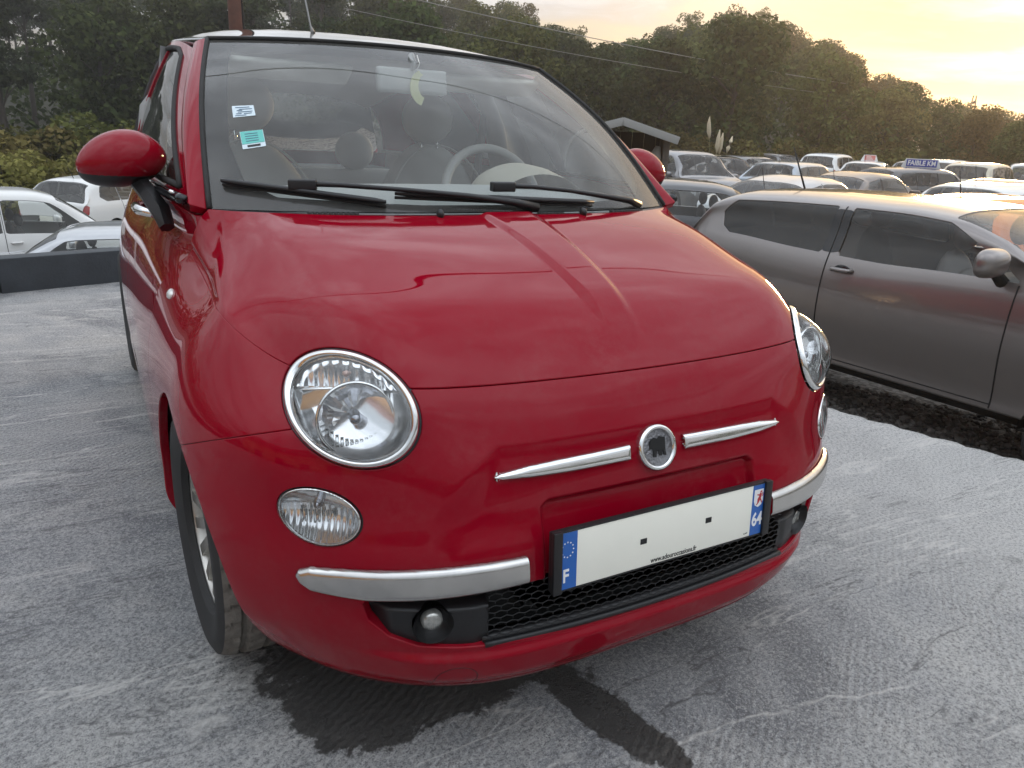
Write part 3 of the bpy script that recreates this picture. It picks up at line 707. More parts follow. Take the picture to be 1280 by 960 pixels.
frontgap = lambda V, U: -(U[:, 0]-flank.ku[0])+.002
rearcut = lambda V, U: np.where(True, V[:, 1]-2.02+DG, 0)
rarch = lambda V, U: .335-np.hypot(V[:, 1]-2.96, V[:, 2]-.29)
sillcut = lambda V, U: .262-V[:, 2]
for sx in (-1, 1):
    mir = (lambda s: s.mirror()) if sx < 0 else (lambda s: s)
    dr = up(mir(FL.cut(frontgap).cut(rearcut).cut(lambda V, U: .262+DG-V[:, 2]).flange(.02)).build('door', RED))
    fr = SD.cut(lambda V, U: V[:, 1]-(2.02-DG)+0*V[:, 2]).cut(lambda V, U: -_glassd(U[:, 0], U[:, 1]))
    up(mir(fr.flange(.012)).build('window_frame', RED), dr)
    gl = SD.cut(lambda V, U: _glassd(U[:, 0], U[:, 1])); gl = Sheet(gl.V-gl.N*.006, gl.N, gl.T, gl.U)
    up(mir(gl).build('side_window', SIDEGLASS), dr)
    up(mir(FL.cut(lambda V, U: 2.02+DG-V[:, 1]).cut(rarch).cut(sillcut).flange(.02)).build('rear_quarter', RED))
    up(mir(SD.cut(lambda V, U: 2.02+DG-V[:, 1]).cut(lambda V, U: -_glassq(U[:, 0], U[:, 1])).flange(.012)).build('rear_pillar', RED))
    gq = SD.cut(lambda V, U: _glassq(U[:, 0], U[:, 1])); up(mir(Sheet(gq.V-gq.N*.006, gq.N, gq.T, gq.U)).build('quarter_window', SIDEGLASS))
    up(mir(FL.cut(lambda V, U: V[:, 2]-.262+DG).cut(lambda V, U: V[:, 1]-2.60).flange(.02)).build('sill', RED))
    # black seal around the door glass, bright rail along the waist
    us = [(.030, .07), (.055, .50), (.09, .90), (.14, .945), (.30, .945), (.44, .945), (.47, .07)]
    loop = []
    for (a, b), (c, d) in zip(us, us[1:]+us[:1]):
        for k in range(8): loop.append((a+(c-a)*k/8, b+(d-b)*k/8))
    pts = side.at([a for a, b in loop], [b for a, b in loop])*[sx, 1, 1]; pts = list(pts)+[pts[0]]
    up(MB().tube(pts, .008, 6).build('window_seal', RUBBER), dr)
    bp = side.at(np.linspace(.0, .52, 30), np.full(30, .015)); bp[:, 0] += .010; bp = bp*[sx, 1, 1]
    up(MB().tube(list(bp), [.012]*30, 8).build('waist_rail', GLOSSB), dr)
    bp2 = bp+np.array([sx*.006, 0, .009]); up(MB().tube(list(bp2[2:]), .0045, 6).build('bright_trim', CHROME), dr)
    h = flank.at(np.interp([1.62, 1.72, 1.82, 1.92], [.95, 1.5, 2.1], flank.ku[:3]), np.interp([.86]*4, [.79, .968], [flank.kv[2], flank.kv[0]]))
    hp = [Vector((p[0]*sx+sx*o, p[1], p[2])) for p, o in zip(h, (.004, .036, .038, .004))]
    up(MB().tube(hp, [.013, .016, .016, .013], 12).build('handle', CHROME), dr)
    # wheel-arch liners
    for cy in (.66, 2.96):
        w = np.linspace(-.25 if cy > 1 else -.1, math.pi+.25 if cy > 1 else math.pi-.62, 40); V = []; F = []
        for a in w:
            for x in (.50, .74): V.append((sx*x, cy+.342*math.cos(a), .29+.342*math.sin(a)))
        n_ = len(V)
        for k in range(39): F.append((2*k, 2*k+1, 2*k+3, 2*k+2))
        V2 = [(sx*.50, cy, .29)]; F += [(2*k, 2*k+2, n_) for k in range(39)]
        up(MB().add(V+V2, F).build('arch_liner', MATTE))
    # side repeater
    rp = MB(); rc = np.array([-.772*1, .93, .80]); rc[0] *= -sx
    k = np.argmin((S0.V[:, 0]-sx*.77)**2+(S0.V[:, 1]-.93)**2+(S0.V[:, 2]-.795)**2)
    up(MB().ellipsoid((0, 0, 0), (.022, .013, .008), 20, 10, frame(S0.V[k], S0.N[k], (0, 0, 1))).build('side_repeater', mat('repeater', (.75, .74, .70), .08, .3, 1.0)))
# tail
R_ = [flank.at([flank.ku[-1]], [v])[0] for v in np.linspace(flank.kv[0], flank.kv[-1], 14)]
tl = MB(); V = []; F = []; nn = 25
for p in R_:
    for k in range(nn):
        u = -1+2*k/(nn-1); V.append((p[0]*u, p[1]+.12*(1-abs(u)**2.6), p[2]))
for i in range(13):
    for k in range(nn-1): F.append((i*nn+k, i*nn+k+1, (i+1)*nn+k+1, (i+1)*nn+k))
up(tl.add(V, F).build('tailgate', RED))
V = []; F = []; rg = np.linspace(0, 1, 8)
for t in rg:
    for k in range(nn):
        u = -1+2*k/(nn-1); a = np.array([.60*u, 3.36+.12*(1-abs(u)**2.6), 1.03]); b = np.array([.476*u, 3.13+.09*(1-abs(u)**2.4), 1.335-.04*abs(u)**3]); V.append(tuple(a*(1-t)+b*t))
for i in range(7):
    for k in range(nn-1): F.append((i*nn+k, i*nn+k+1, (i+1)*nn+k+1, (i+1)*nn+k))
up(MB().add(V, F).build('rear_window', SIDEGLASS))
# ---- cowl, washer jets, wipers
V = []; F = []
cu_ = np.linspace(-1, 1, 61)
ends = [body.at([np.interp(u, [-1, 1], [body.ku[0], body.ku[-1]])], [body.kv[0]])[0] for u in cu_]
for a in ends: V += [tuple(a+np.array([0, -.004, -.014])), tuple(a+np.array([0, .006, -.003])), tuple(a+np.array([0, .03, -.001])), tuple(a+np.array([0, .10, -.03]))]
for i in range(60):
    for k in range(3): F.append((4*i+k, 4*i+k+1, 4*i+k+5, 4*i+k+4))
cowl = up(MB().add(V, F).build('cowl_panel', BLACKP))
for x0, x1 in ((.10, .17), (.34, .47), (-.47, -.36)):
    cg = MB()
    for x in np.arange(x0, x1, .011):
        for j in range(3):
            k = np.interp(x, [e[0] for e in ends], [e[1] for e in ends]); cg.box((x, k+.009+j*.007, .986), (x+.006, k+.0125+j*.007, .9912))
    up(cg.build('cowl_vent', mat('vent_grey', (.06, .06, .06), .5), smooth=False), cowl)
for x, y in ((-.182, .688), (.222, .690)):
    up(MB().ellipsoid((x, y, .992), (.0085, .013, .012), 16, 10).build('washer_jet', BLACKP))
def wiper(blade, arm, name):
    u0, u1 = blade; bpts = [wsp(u0[0]+(u1[0]-u0[0])*k/14, u0[1]+(u1[1]-u0[1])*k/14, .016) for k in range(15)]
    lo = [wsp(u0[0]+(u1[0]-u0[0])*k/14, u0[1]+(u1[1]-u0[1])*k/14-.004, .006) for k in range(15)]
    w = up(MB().tube(bpts, [.004]+[.0068]*13+[.004], 8).build('wiper', BLACKP))
    up(MB().tube(lo, .004, 6).build('wiper_rubber', RUBBER), w)
    ap = [wsp(a, b, c) for a, b, c in arm]; up(MB().tube(ap, [.007, .0058, .0055, .007, .0095, .012], 8).build('wiper_arm', BLACKP), w)
    c = wsp(arm[0][0], arm[0][1], .022); d = wsp(arm[0][0]+.03, arm[0][1], .022); x = Vector(d-c).normalized()
    up(MB().box((-.032, -.012, -.012), (.032, .012, .012), .004, Matrix.Translation(c) @ x.to_track_quat('X', 'Z').to_matrix().to_4x4()).build('wiper_clip', BLACKP), w)
    return w
wiper(((-.950, .100), (-.44, .022)), [(-.70, .082, .026), (-.58, .072, .030), (-.38, .056, .030), (-.15, .034, .028), (.05, .012, .022), (.15, .000, .012)], 'wiper')
wiper(((-.40, .058), (.44, .018)), [(.03, .082, .026), (.15, .072, .030), (.32, .052, .032), (.50, .030, .028), (.66, .014, .022), (.735, .004, .012)], 'wiper')
# ---- door mirrors
for sx in (-1, 1):
    def shape(p, d):
        f = 1.0-.20*max(0, -d.z)-.06*max(0, d.x*sx); y = p.y if d.y < 0 else p.y*.55
        return (p.x*(1-.12*max(0, d.z)), y, p.z*(f if d.z < 0 else 1.0)+.012*d.x*sx*-1)
    mc = (sx*.812, 1.228, 1.072)
    base = up(MB().tube([(sx*.735, 1.10, .92), (sx*.742, 1.13, .955), (sx*.765, 1.17, .995), (sx*.785, 1.215, 1.03)], [.019, .026, .023, .024], 6).build('mirror_foot', BLACKP, smooth=False))
    up(MB().ellipsoid(mc, (.104, .080, .073), 40, 24, None, shape).build('mirror_shell', RED), base)
    up(MB().ellipsoid((mc[0]+sx*.004, mc[1]+.005, mc[2]-.014), (.097, .078, .064), 36, 18, None, shape).build('mirror_skirt', BLACKP), base)
    up(MB().ellipsoid((mc[0], mc[1]+.045, mc[2]), (.092, .006, .060), 28, 12).build('mirror_glass', mat('mirror', (.85, .86, .88), .02, 1.0)), base)
# ---- cabin
GREYD = mat('seat_cloth', (.44, .435, .43), .9, bump=.3, bscale=400); GREYL = mat('trim_grey', (.42, .425, .42), .8, bump=.15, bscale=300); DASHM = mat('dash_top', (.52, .535, .53), .75, bump=.2, bscale=350); IVORY = mat('ivory_trim', (.58, .55, .47), .5)
V = []; F = []
prof = [(.80, .965), (.95, .990), (1.08, 1.012), (1.20, 1.022), (1.27, 1.005), (1.30, .95), (1.33, .80), (1.36, .55)]
for k, (y, z) in enumerate(prof):
    for j in range(25):
        u = -1+2*j/24; V.append(((.60+.05*min(1, k/3))*u, y+.10*abs(u)**2.5*(k < 3), z-.025*abs(u)**3))
for i in range(7):
    for j in range(24): F.append((i*25+j, i*25+j+1, (i+1)*25+j+1, (i+1)*25+j))
dash = up(MB().add(V, F).build('dashboard', DASHM))
V = []; F = []
for i, y in enumerate((1.12, 1.22, 1.30, 1.34)):
    for j in range(21):
        w = math.pi*j/20; r = (.155, .165, .165, .155)[i]; V.append((.36-r*math.cos(w), y, .975+(.085, .105, .110, .10)[i]*math.sin(w)))
for i in range(3):
    for j in range(20): F.append((i*21+j, i*21+j+1, (i+1)*21+j+1, (i+1)*21+j))
up(MB().add(V, F).build('instrument_hood', IVORY), dash)
swM = Matrix.Translation((.36, 1.46, .955)) @ Matrix.Rotation(math.radians(66), 4, 'X')
sw = up(MB().lathe([(.182+.0155*math.cos(a), .0155*math.sin(a)) for a in np.linspace(0, 2*math.pi, 14)[:-1]], 56, swM, True).build('steering_wheel', GREYL))
hub = MB().lathe([(0, .02), (.05, .018), (.062, .0), (.055, -.02)], 28, swM)
for a in (0, math.pi, -math.pi/2): hub.box((.04, -.018, -.008), (.178, .018, .008), .004, swM @ Matrix.Rotation(a, 4, 'Z'))
up(hub.build('steering_hub', GREYL), sw)
def seat(x, y, hz, headx=0.0):
    def backf(p, d): return (p.x*(1-.15*max(0, d.z)), p.y, p.z)
    b = MB().ellipsoid((x, y, .80), (.255, .085, .345), 32, 20, Matrix.Translation((x, y, .5)) @ Matrix.Rotation(math.radians(-14), 4, 'X') @ Matrix.Translation((-x, -y, -.5)), backf)
    s_ = up(b.build('front_seat', GREYD))
    up(MB().ellipsoid((x, y-.28, .50), (.25, .28, .085), 32, 16).build('cushion', GREYD), s_)
    pipe = []
    for a in np.linspace(.15, math.pi-.15, 24): pipe.append((x+.235*math.cos(a), y+.06-.05+.085*math.sin(a)-.05, .80+.335*math.sin(a)-.02))
    up(MB().tube(pipe, .005, 6).build('piping', GREYL), s_)
    up(MB().ellipsoid((x+headx, y+.14, hz), (.110, .055, .098), 30, 18).build('headrest', GREYD), s_)
    for dx in (-.035, .035): up(MB().tube([(x+headx+dx, y+.11, hz-.16), (x+headx+dx, y+.135, hz-.06)], .006, 8).build('headrest_post', CHROME), s_)
seat(-.37, 1.88, 1.235); seat(.36, 1.92, 1.215)
bench = up(MB().box((-.52, 2.60, .55), (.52, 2.78, .98), .05).build('rear_seat', GREYD, auto=60))
up(MB().box((-.52, 2.25, .40), (.52, 2.70, .55), .05).build('rear_cushion', GREYD, auto=60), bench)
for x in (-.24, .24): up(MB().ellipsoid((x, 2.66, 1.06), (.092, .05, .088), 28, 16).build('rear_headrest', mat('headrest_grey', (.40, .40, .40), .85)), bench)
up(MB().box((-.54, 2.80, .95), (.54, 3.28, .97), .005).build('parcel_shelf', MATTE))
up(MB().box((-.60, .95, .24), (.60, 3.3, .30)).build('cabin_floor', MATTE))
for sx in (-1, 1):
    mir = (lambda s: s.mirror()) if sx < 0 else (lambda s: s)
    s_ = FL.cut(lambda V, U: V[:, 1]-3.2); up(mir(Sheet(s_.V-s_.N*.055, -s_.N, s_.T[:, ::-1], s_.U)).build('door_lining', mat('door_lining', (.46, .45, .43), .8)))
    bpil = MB().tube([(sx*.70, 2.02, .95), (sx*.66, 2.04, 1.2), (sx*.585, 2.06, 1.39)], [.05, .045, .04], 8); up(bpil.build('inner_pillar', mat('pillar_trim', (.30, .30, .29), .8)))
    ip = [wsp(sx*.985, t, -.03) for t in np.linspace(.05, .97, 12)]; up(MB().tube(ip, .022, 8).build('pillar_lining', IVORY))
    up(MB().box((-.185, -.010, -.045), (.185, .010, .045), .010, Matrix.Translation((sx*.33, 1.475, 1.325)) @ Matrix.Rotation(math.radians(62), 4, 'X')).build('sun_visor', mat('visor', (.62, .61, .56), .85)))
    up(MB().tube([(sx*.62, 2.05, 1.28), (sx*.56, 2.0, 1.0), (sx*.50, 1.95, .6)], .016, 6).build('seat_belt', mat('belt', (.10, .10, .10), .8)))
vm = up(MB().box((-.112, -.012, -.036), (.112, .012, .036), .010, Matrix.Translation((.0, 1.325, 1.312)) @ Matrix.Rotation(math.radians(-6), 4, 'X')).build('interior_mirror', mat('mirror_back', (.44, .45, .44), .55)))
up(MB().tube([(0, 1.325, 1.34), (0, 1.31, 1.36), (0, 1.33, 1.385)], .010, 8).build('mirror_stalk', mat('mirror_back')), vm)
# air freshener hanging from the mirror: its own thing
af = empty('air_freshener', (.0, 1.295, 1.30)); tag(af, 'pale yellow crescent air freshener hanging from the rear-view mirror', 'air freshener')
poly = [(-.018+.0*k, 0) for k in range(0)]
for a in np.linspace(.65*math.pi, 1.42*math.pi, 14): poly.append((.030+.048*math.cos(a), -.005+.052*math.sin(a)))
for a in np.linspace(1.42*math.pi, .65*math.pi, 14): poly.append((.034+.026*math.cos(a), .0+.034*math.sin(a)))
MB().prism(poly, -.002, .002, Matrix.Rotation(math.pi/2, 4, 'X')).build('scented_card', mat('card_yellow', (.72, .74, .40), .7), af, smooth=False)
MB().tube([(.0, 0, .035), (.012, 0, .06), (.012, .02, .085)], .0015, 5).build('cord', mat('cord', (.7, .7, .65), .8), af)
# ---- aerial and wheels
up(MB().tube([(-.215, 1.62, 1.448), (-.217, 1.64, 1.47), (-.245, 1.70, 1.72)], [.008, .003, .0016], 8).build('aerial', mat('aerial_grey', (.30, .30, .29), .5)))
TREAD = mat('tyre_tread', (.16, .145, .125), .9, var=.6, vscale=40, bump=.3, bscale=250); TYRE = mat('tyre_wall', (.016, .016, .016), .7, var=.4, vscale=20)
RIMM = mat('alloy', (.50, .48, .44), .36, .9, var=.3, vscale=30, rvar=.1); DISC = mat('brake_disc', (.20, .19, .18), .45, .9)
def tyre_mesh(R, w, rim, nth=180):
    prof = [(rim-.012, -w*.38), (rim, -w*.46), (rim+(R-rim)*.45, -w*.53), (R-.032, -w*.520), (R-.014, -w*.475)]
    tr = np.linspace(-.42, .42, 25)*w; prof += [(R-.001-.008*(abs(t)/(w*.42))**3, t) for t in tr]; prof += [(a, -b) for a, b in prof[:5][::-1]]
    V = []; F = []; m = len(prof)
    for k in range(nth):
        a = 2*math.pi*k/nth
        for i, (r, h) in enumerate(prof):
            d = 0
            if 5 <= i < m-5:
                j = i-5
                if j in (4, 5, 12, 19, 20): d = .011
                elif (k+(j//3)*1+(2 if j > 12 else 0)) % 5 == 0 and j not in (11, 13): d = .0085
            V.append(((r-d)*math.cos(a), (r-d)*math.sin(a), h))
    for k in range(nth):
        for i in range(m-1): F.append((k*m+i, ((k+1) % nth)*m+i, ((k+1) % nth)*m+i+1, k*m+i+1))
    return V, F
def hero_wheel(cx, cy, sx, steer=0.0):
    M = Matrix.Translation((cx, cy, .2925)) @ Matrix.Rotation(math.radians(steer), 4, 'Z') @ Matrix.Rotation(math.pi/2*sx, 4, 'Y')
    V, F = tyre_mesh(.2925, .188, .192)
    w = up(MB().add([M @ Vector(v) for v in V], F).build('wheel', [TREAD], auto=35))
    nth, m = 180, 35
    w.data.materials.append(TYRE)
    for p in w.data.polygons:
        i = p.index % (m-1); p.material_index = 1 if (i < 4 or i >= m-5) else 0
    rm = MB().lathe([(.186, -.07), (.192, .066), (.197, .074), (.194, .080), (.186, .076), (.178, .055), (.172, -.06)], 72, M)
    up(rm.build('rim', RIMM), w)
    sp = MB()
    for k in range(16):
        sp.add([M @ Matrix.Rotation(2*math.pi*k/16, 4, 'Z') @ Vector(v) for v in [(.045, -.010, .050), (.045, .010, .050), (.186, .014, .066), (.186, -.014, .066), (.045, -.008, .036), (.045, .008, .036), (.184, .011, .045), (.184, -.011, .045)]], [(0, 1, 2, 3), (7, 6, 5, 4), (0, 3, 7, 4), (1, 5, 6, 2), (0, 4, 5, 1), (3, 2, 6, 7)])
    up(sp.build('spoke', RIMM, smooth=False), w)
    up(MB().lathe([(0, .062), (.02, .061), (.045, .054), (.055, .04), (.055, 0)], 36, M).build('hub_cap', RIMM), w)
    up(MB().lathe([(.05, .012), (.135, .012), (.135, -.008), (.05, -.008)], 48, M).build('brake_disc', DISC), w)
for sx in (-1, 1):
    hero_wheel(sx*.683, .700, sx, 3.0); hero_wheel(sx*.702, 2.96, sx)
# ------------------------------------------------------------------ the setting
CX, CY, CZ = CAM_POS
def polar(az, r): a = math.radians(az); return CX+r*math.sin(a), CY+r*math.cos(a)
def lot_z(x, y):
    r = math.hypot(x-CX, y-CY); az = math.degrees(math.atan2(x-CX, y-CY)); zr = -.56-.19*float(smooth01(np.array(r), 4.8, 8.0))
    k = smooth01(np.array(az), 2., 22.) if az > -90 else 0.0
    if az > 90: k = 1-smooth01(np.array(az), 110., 170.)
    return float(-1.63*(1-k)+zr*k)
_sky_el = interp([-180, -120, -60, -30, -8, -3, 3, 10, 20, 26, 29, 32, 36, 40, 43, 47, 50, 54, 58, 61.5, 68, 90, 130, 180], [2, 2, 4, 6, 6.3, 6.6, 8.5, 9.5, 9.4, 9.0, 8.6, 7.2, 6.4, 7.6, 8.9, 8.2, 6.6, 4.6, 3.3, 2.7, 2.5, 2, 1.5, 2])
def ground_z(x, y):
    r = math.hypot(x-CX, y-CY); az = math.degrees(math.atan2(x-CX, y-CY)); z0 = lot_z(x, y)
    top = max(z0-.5, CZ+105*math.tan(math.radians(_sky_el(az)))-8.2)
    h = float(smooth01(np.array(r), 43., 106.)); fall = float(smooth01(np.array(r), 110., 320.))
    return z0+(top-z0)*h-(top-z0)*fall*.8
def noise_ground(name, c1, c2, c3, scale, bump, stones=0.0, rough=.9):
    m = bpy.data.materials.new(name); m.use_nodes = True; t = NT(m.node_tree); b = t.n['Principled BSDF']; tc = t.add('ShaderNodeTexCoord'); P = tc.outputs['Object']
    a = t.noise(P, scale*.05, 6, .6); f = t.noise(P, scale, 8, .7); v = t.add('ShaderNodeTexVoronoi'); v.inputs['Scale'].default_value = scale*1.6; t.link(P, v.inputs['Vector'])
    col = t.mix(t.ramp(a, [(.35, 0.0), (.65, 1.0)]), c1, c2); col = t.mix(t.math('MULTIPLY', t.ramp(f, [(.45, 0.0), (.75, 1.0)]), .7), col, c3)
    if stones:
        vs = t.add('ShaderNodeSeparateColor'); t.link(v.outputs['Color'], vs.inputs[0]); col = t.mix(stones, col, t.mix(vs.outputs[0], tuple(c*.45 for c in c1), tuple(min(1, c*1.8) for c in c3)))
    t.link(col, b.inputs['Base Color']); b.inputs['Roughness'].default_value = rough
    bn = t.add('ShaderNodeBump'); bn.inputs['Strength'].default_value = bump; bn.inputs['Distance'].default_value = .03
    t.link(t.math('ADD', v.outputs['Distance'], f), bn.inputs['Height']); t.link(bn.outputs[0], b.inputs['Normal']); return m
GRAVEL = noise_ground('gravel_ground', (.115, .105, .095), (.15, .14, .125), (.22, .21, .195), 14, .8, .6)
rr = np.concatenate([np.linspace(.5, 12, 24), np.linspace(13, 45, 24), np.linspace(48, 125, 22), np.geomspace(140, 2200, 12)]); na = 180
V = []; F = []
for r in rr:
    for k in range(na):
        x, y = polar(-180+360*k/na, r); V.append((x, y, ground_z(x, y)-(0 if r < 300 else (r-300)*.01)))
for i in range(len(rr)-1):
    for k in range(na): F.append((i*na+k, (i+1)*na+k, (i+1)*na+(k+1) % na, i*na+(k+1) % na))
F.append(tuple(range(na))[::-1])
DIRT = noise_ground('woodland_floor', (.035, .035, .02), (.05, .045, .025), (.07, .06, .035), 1.5, .6)
gnd = MB().add(V, F).build('ground', GRAVEL); tag(gnd, kind='structure')
gnd.data.materials.append(DIRT)
for p in gnd.data.polygons:
    if math.hypot(p.center.x-CX, p.center.y-CY) > 40: p.material_index = 1
# raised concrete slab: local axes d1 (along the low wall) and d2
D1 = np.array([.958, .287]); D1 /= np.linalg.norm(D1); D2 = np.array([-D1[1], D1[0]])
e_r = D1 @ np.array([2.085, 1.23]); e_w = D2 @ np.array([-1.10, 5.125])
def slab_material():
    m = bpy.data.materials.new('slab_concrete'); m.use_nodes = True; t = NT(m.node_tree); b = t.n['Principled BSDF']; tc = t.add('ShaderNodeTexCoord'); P = tc.outputs['Object']
    big = t.noise(P, .55, 5, .6, .4); mid = t.noise(P, 3.2, 7, .68, .3); fine = t.noise(P, 95, 5, .8); grit = t.noise(P, 260, 3, .75); patch = t.noise(P, 1.7, 5, .65, 1.0)
    col = t.mix(t.ramp(big, [(.36, 0.0), (.64, 1.0)]), (.335, .345, .362), (.48, .478, .47))
    col = t.mix(t.ramp(mid, [(.47, 0.0), (.70, .65)]), col, (.62, .60, .56))
    col = t.mix(t.ramp(mid, [(.26, .60), (.42, 0.0)]), col, (.19, .195, .21))
    # pale cement smears drawn out along the slab
    mp = t.add('ShaderNodeMapping'); t.link(P, mp.inputs[0]); mp.inputs['Rotation'].default_value = (0, 0, .55); mp.inputs['Scale'].default_value = (.55, 3.6, 1)
    sm = t.noise(mp.outputs[0], 1.5, 7, .72, .8); col = t.mix(t.ramp(sm, [(.54, 0.0), (.62, .60)]), col, (.66, .65, .63))
    col = t.mix(t.ramp(patch, [(.36, .80), (.50, 0.0)]), col, (.17, .178, .195))
    # ribs pressed by caterpillar tracks, coming and going
    mp2 = t.add('ShaderNodeMapping'); t.link(P, mp2.inputs[0]); mp2.inputs['Rotation'].default_value = (0, 0, .95)
    wv = t.add('ShaderNodeTexWave', wave_type='BANDS', bands_direction='X'); wv.inputs['Scale'].default_value = 15; wv.inputs['Distortion'].default_value = 4.2; wv.inputs['Detail'].default_value = 3; wv.inputs['Detail Scale'].default_value = 2.2; t.link(mp2.outputs[0], wv.inputs['Vector'])
    msk = t.ramp(t.noise(P, 1.3, 4, .6), [(.46, .0), (.62, 1.0)])
    col = t.mix(t.math('MULTIPLY', t.math('MULTIPLY', t.ramp(wv.outputs['Fac'], [(.15, 1.0), (.45, 0.0)]), msk), .30), col, (.15, .15, .155))
    # paler cement along the right of the slab, sunset brightness put into its colour
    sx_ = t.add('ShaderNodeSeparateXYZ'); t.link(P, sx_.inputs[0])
    sunset_pale = t.ramp(t.math('ADD', t.math('MULTIPLY', sx_.outputs[0], .30), t.math('MULTIPLY', big, .9)), [(.50, 0.0), (.85, 1.0)])
    col = t.mix(t.math('MULTIPLY', sunset_pale, .66), col, (.76, .745, .71))
    spk = t.math('ADD', t.math('MULTIPLY', fine, .6), t.math('MULTIPLY', grit, .4))
    col = t.mix(t.ramp(spk, [(.44, .70), (.485, 0.0)]), col, (.13, .13, .135))
    col = t.mix(t.ramp(spk, [(.52, 0.0), (.57, .58)]), col, (.74, .73, .70))
    # scrape marks: thin pale ridges and a few dark ones drawn out along the slab
    mp3 = t.add('ShaderNodeMapping'); t.link(P, mp3.inputs[0]); mp3.inputs['Rotation'].default_value = (0, 0, .50); mp3.inputs['Scale'].default_value = (.35, 1.9, 1)
    r1 = t.noise(mp3.outputs[0], 1.15, 5, .62, .5); r2 = t.noise(mp3.outputs[0], .8, 6, .66, .9); brk = t.ramp(t.noise(P, 2.6, 4, .6), [(.44, 0.0), (.56, 1.0)])
    col = t.mix(t.math('MULTIPLY', t.math('MULTIPLY', t.ramp(t.math('ABSOLUTE', t.math('SUBTRACT', r1, .5)), [(0.0, 1.0), (.010, 0.0)]), brk), .75), col, (.78, .76, .72))
    col = t.mix(t.math('MULTIPLY', t.math('MULTIPLY', t.ramp(t.math('ABSOLUTE', t.math('SUBTRACT', r2, .47)), [(0.0, 1.0), (.006, 0.0)]), t.math('SUBTRACT', 1.0, brk)), .7), col, (.09, .09, .09))
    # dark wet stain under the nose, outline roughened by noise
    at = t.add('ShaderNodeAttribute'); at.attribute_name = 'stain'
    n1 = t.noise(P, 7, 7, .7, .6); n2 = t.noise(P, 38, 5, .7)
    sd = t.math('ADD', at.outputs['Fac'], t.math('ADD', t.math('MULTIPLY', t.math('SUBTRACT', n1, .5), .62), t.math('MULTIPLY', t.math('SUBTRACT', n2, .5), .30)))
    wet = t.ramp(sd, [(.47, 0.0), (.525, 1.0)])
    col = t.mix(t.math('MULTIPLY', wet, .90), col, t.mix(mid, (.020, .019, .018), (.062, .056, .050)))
    t.link(col, b.inputs['Base Color'])
    t.link(t.math('SUBTRACT', t.math('ADD', t.math('MULTIPLY', mid, .3), .42), t.math('MULTIPLY', wet, .28)), b.inputs['Roughness'])
    b.inputs['Specular IOR Level'].default_value = .45
    hgt = t.math('ADD', t.math('MULTIPLY', t.math('MULTIPLY', wv.outputs['Fac'], msk), .60), t.math('ADD', t.math('MULTIPLY', fine, 1.0), t.math('MULTIPLY', grit, .7)))
    hgt = t.math('ADD', hgt, t.math('MULTIPLY', mid, 1.2))
    bn = t.add('ShaderNodeBump'); bn.inputs['Strength'].default_value = .9; bn.inputs['Distance'].default_value = .014; t.link(hgt, bn.inputs['Height']); t.link(bn.outputs[0], b.inputs['Normal'])
    return m
V = []; F = []; ga = np.concatenate([np.linspace(-14, -2.5, 30), np.arange(-2.45, e_r-.02, .045), [e_r]]); gb = np.concatenate([np.linspace(-7, -2, 14), np.arange(-1.95, 2.6, .045), np.linspace(2.7, e_w+.20, 24)])
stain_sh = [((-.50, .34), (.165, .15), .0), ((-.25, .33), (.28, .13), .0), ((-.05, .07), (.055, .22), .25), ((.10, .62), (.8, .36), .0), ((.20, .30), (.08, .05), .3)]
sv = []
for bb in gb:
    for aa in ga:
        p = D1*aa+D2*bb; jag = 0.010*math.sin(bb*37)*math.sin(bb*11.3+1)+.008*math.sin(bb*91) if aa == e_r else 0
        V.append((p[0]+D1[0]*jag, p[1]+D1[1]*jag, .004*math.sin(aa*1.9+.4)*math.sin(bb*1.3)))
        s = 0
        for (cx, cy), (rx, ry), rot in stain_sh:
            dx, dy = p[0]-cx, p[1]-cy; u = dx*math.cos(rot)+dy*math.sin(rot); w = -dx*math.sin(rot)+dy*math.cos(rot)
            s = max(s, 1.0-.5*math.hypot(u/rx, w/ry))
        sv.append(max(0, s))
na_, nb_ = len(ga), len(gb)
for i in range(nb_-1):
    for k in range(na_-1): F.append((i*na_+k, i*na_+k+1, (i+1)*na_+k+1, (i+1)*na_+k))
n0 = len(V)
for i in range(nb_): q = V[i*na_+na_-1]; V.append((q[0]-.01, q[1]-.003, -.75))
for i in range(nb_-1): F.append((i*na_+na_-1, n0+i, n0+i+1, (i+1)*na_+na_-1))
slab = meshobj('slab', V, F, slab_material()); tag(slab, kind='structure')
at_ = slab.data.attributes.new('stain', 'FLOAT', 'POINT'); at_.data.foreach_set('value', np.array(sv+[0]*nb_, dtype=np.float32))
# low dark wall along the far edge
WM = Matrix(((D1[0], D2[0], 0, 0), (D1[1], D2[1], 0, 0), (0, 0, 1, 0), (0, 0, 0, 1)))
wl = empty('low_wall'); tag(wl, 'low dark grey painted wall along the back edge of the slab', 'wall')
wallm = mat('painted_wall', (.030, .036, .042), .62, var=.5, vscale=6, bump=.35, bscale=50)
wa = D1 @ np.array([-1.36, 5.03]); edges_ = [-11.5, -8.6, -5.8, -3.0, wa-1.36-.0, wa+.10, 2.6]; edges_ = [-11.5, -7.4, -4.2, D1 @ np.array([-1.46, 5.0])+.0, 3.2]
for a, b in zip(edges_[:-1], edges_[1:]):
    MB().box((a+.004, e_w, -.9), (b-.004, e_w+.16, .232+.004*math.sin(a*7)), .012, WM).build('wall_section', wallm, wl, auto=40)
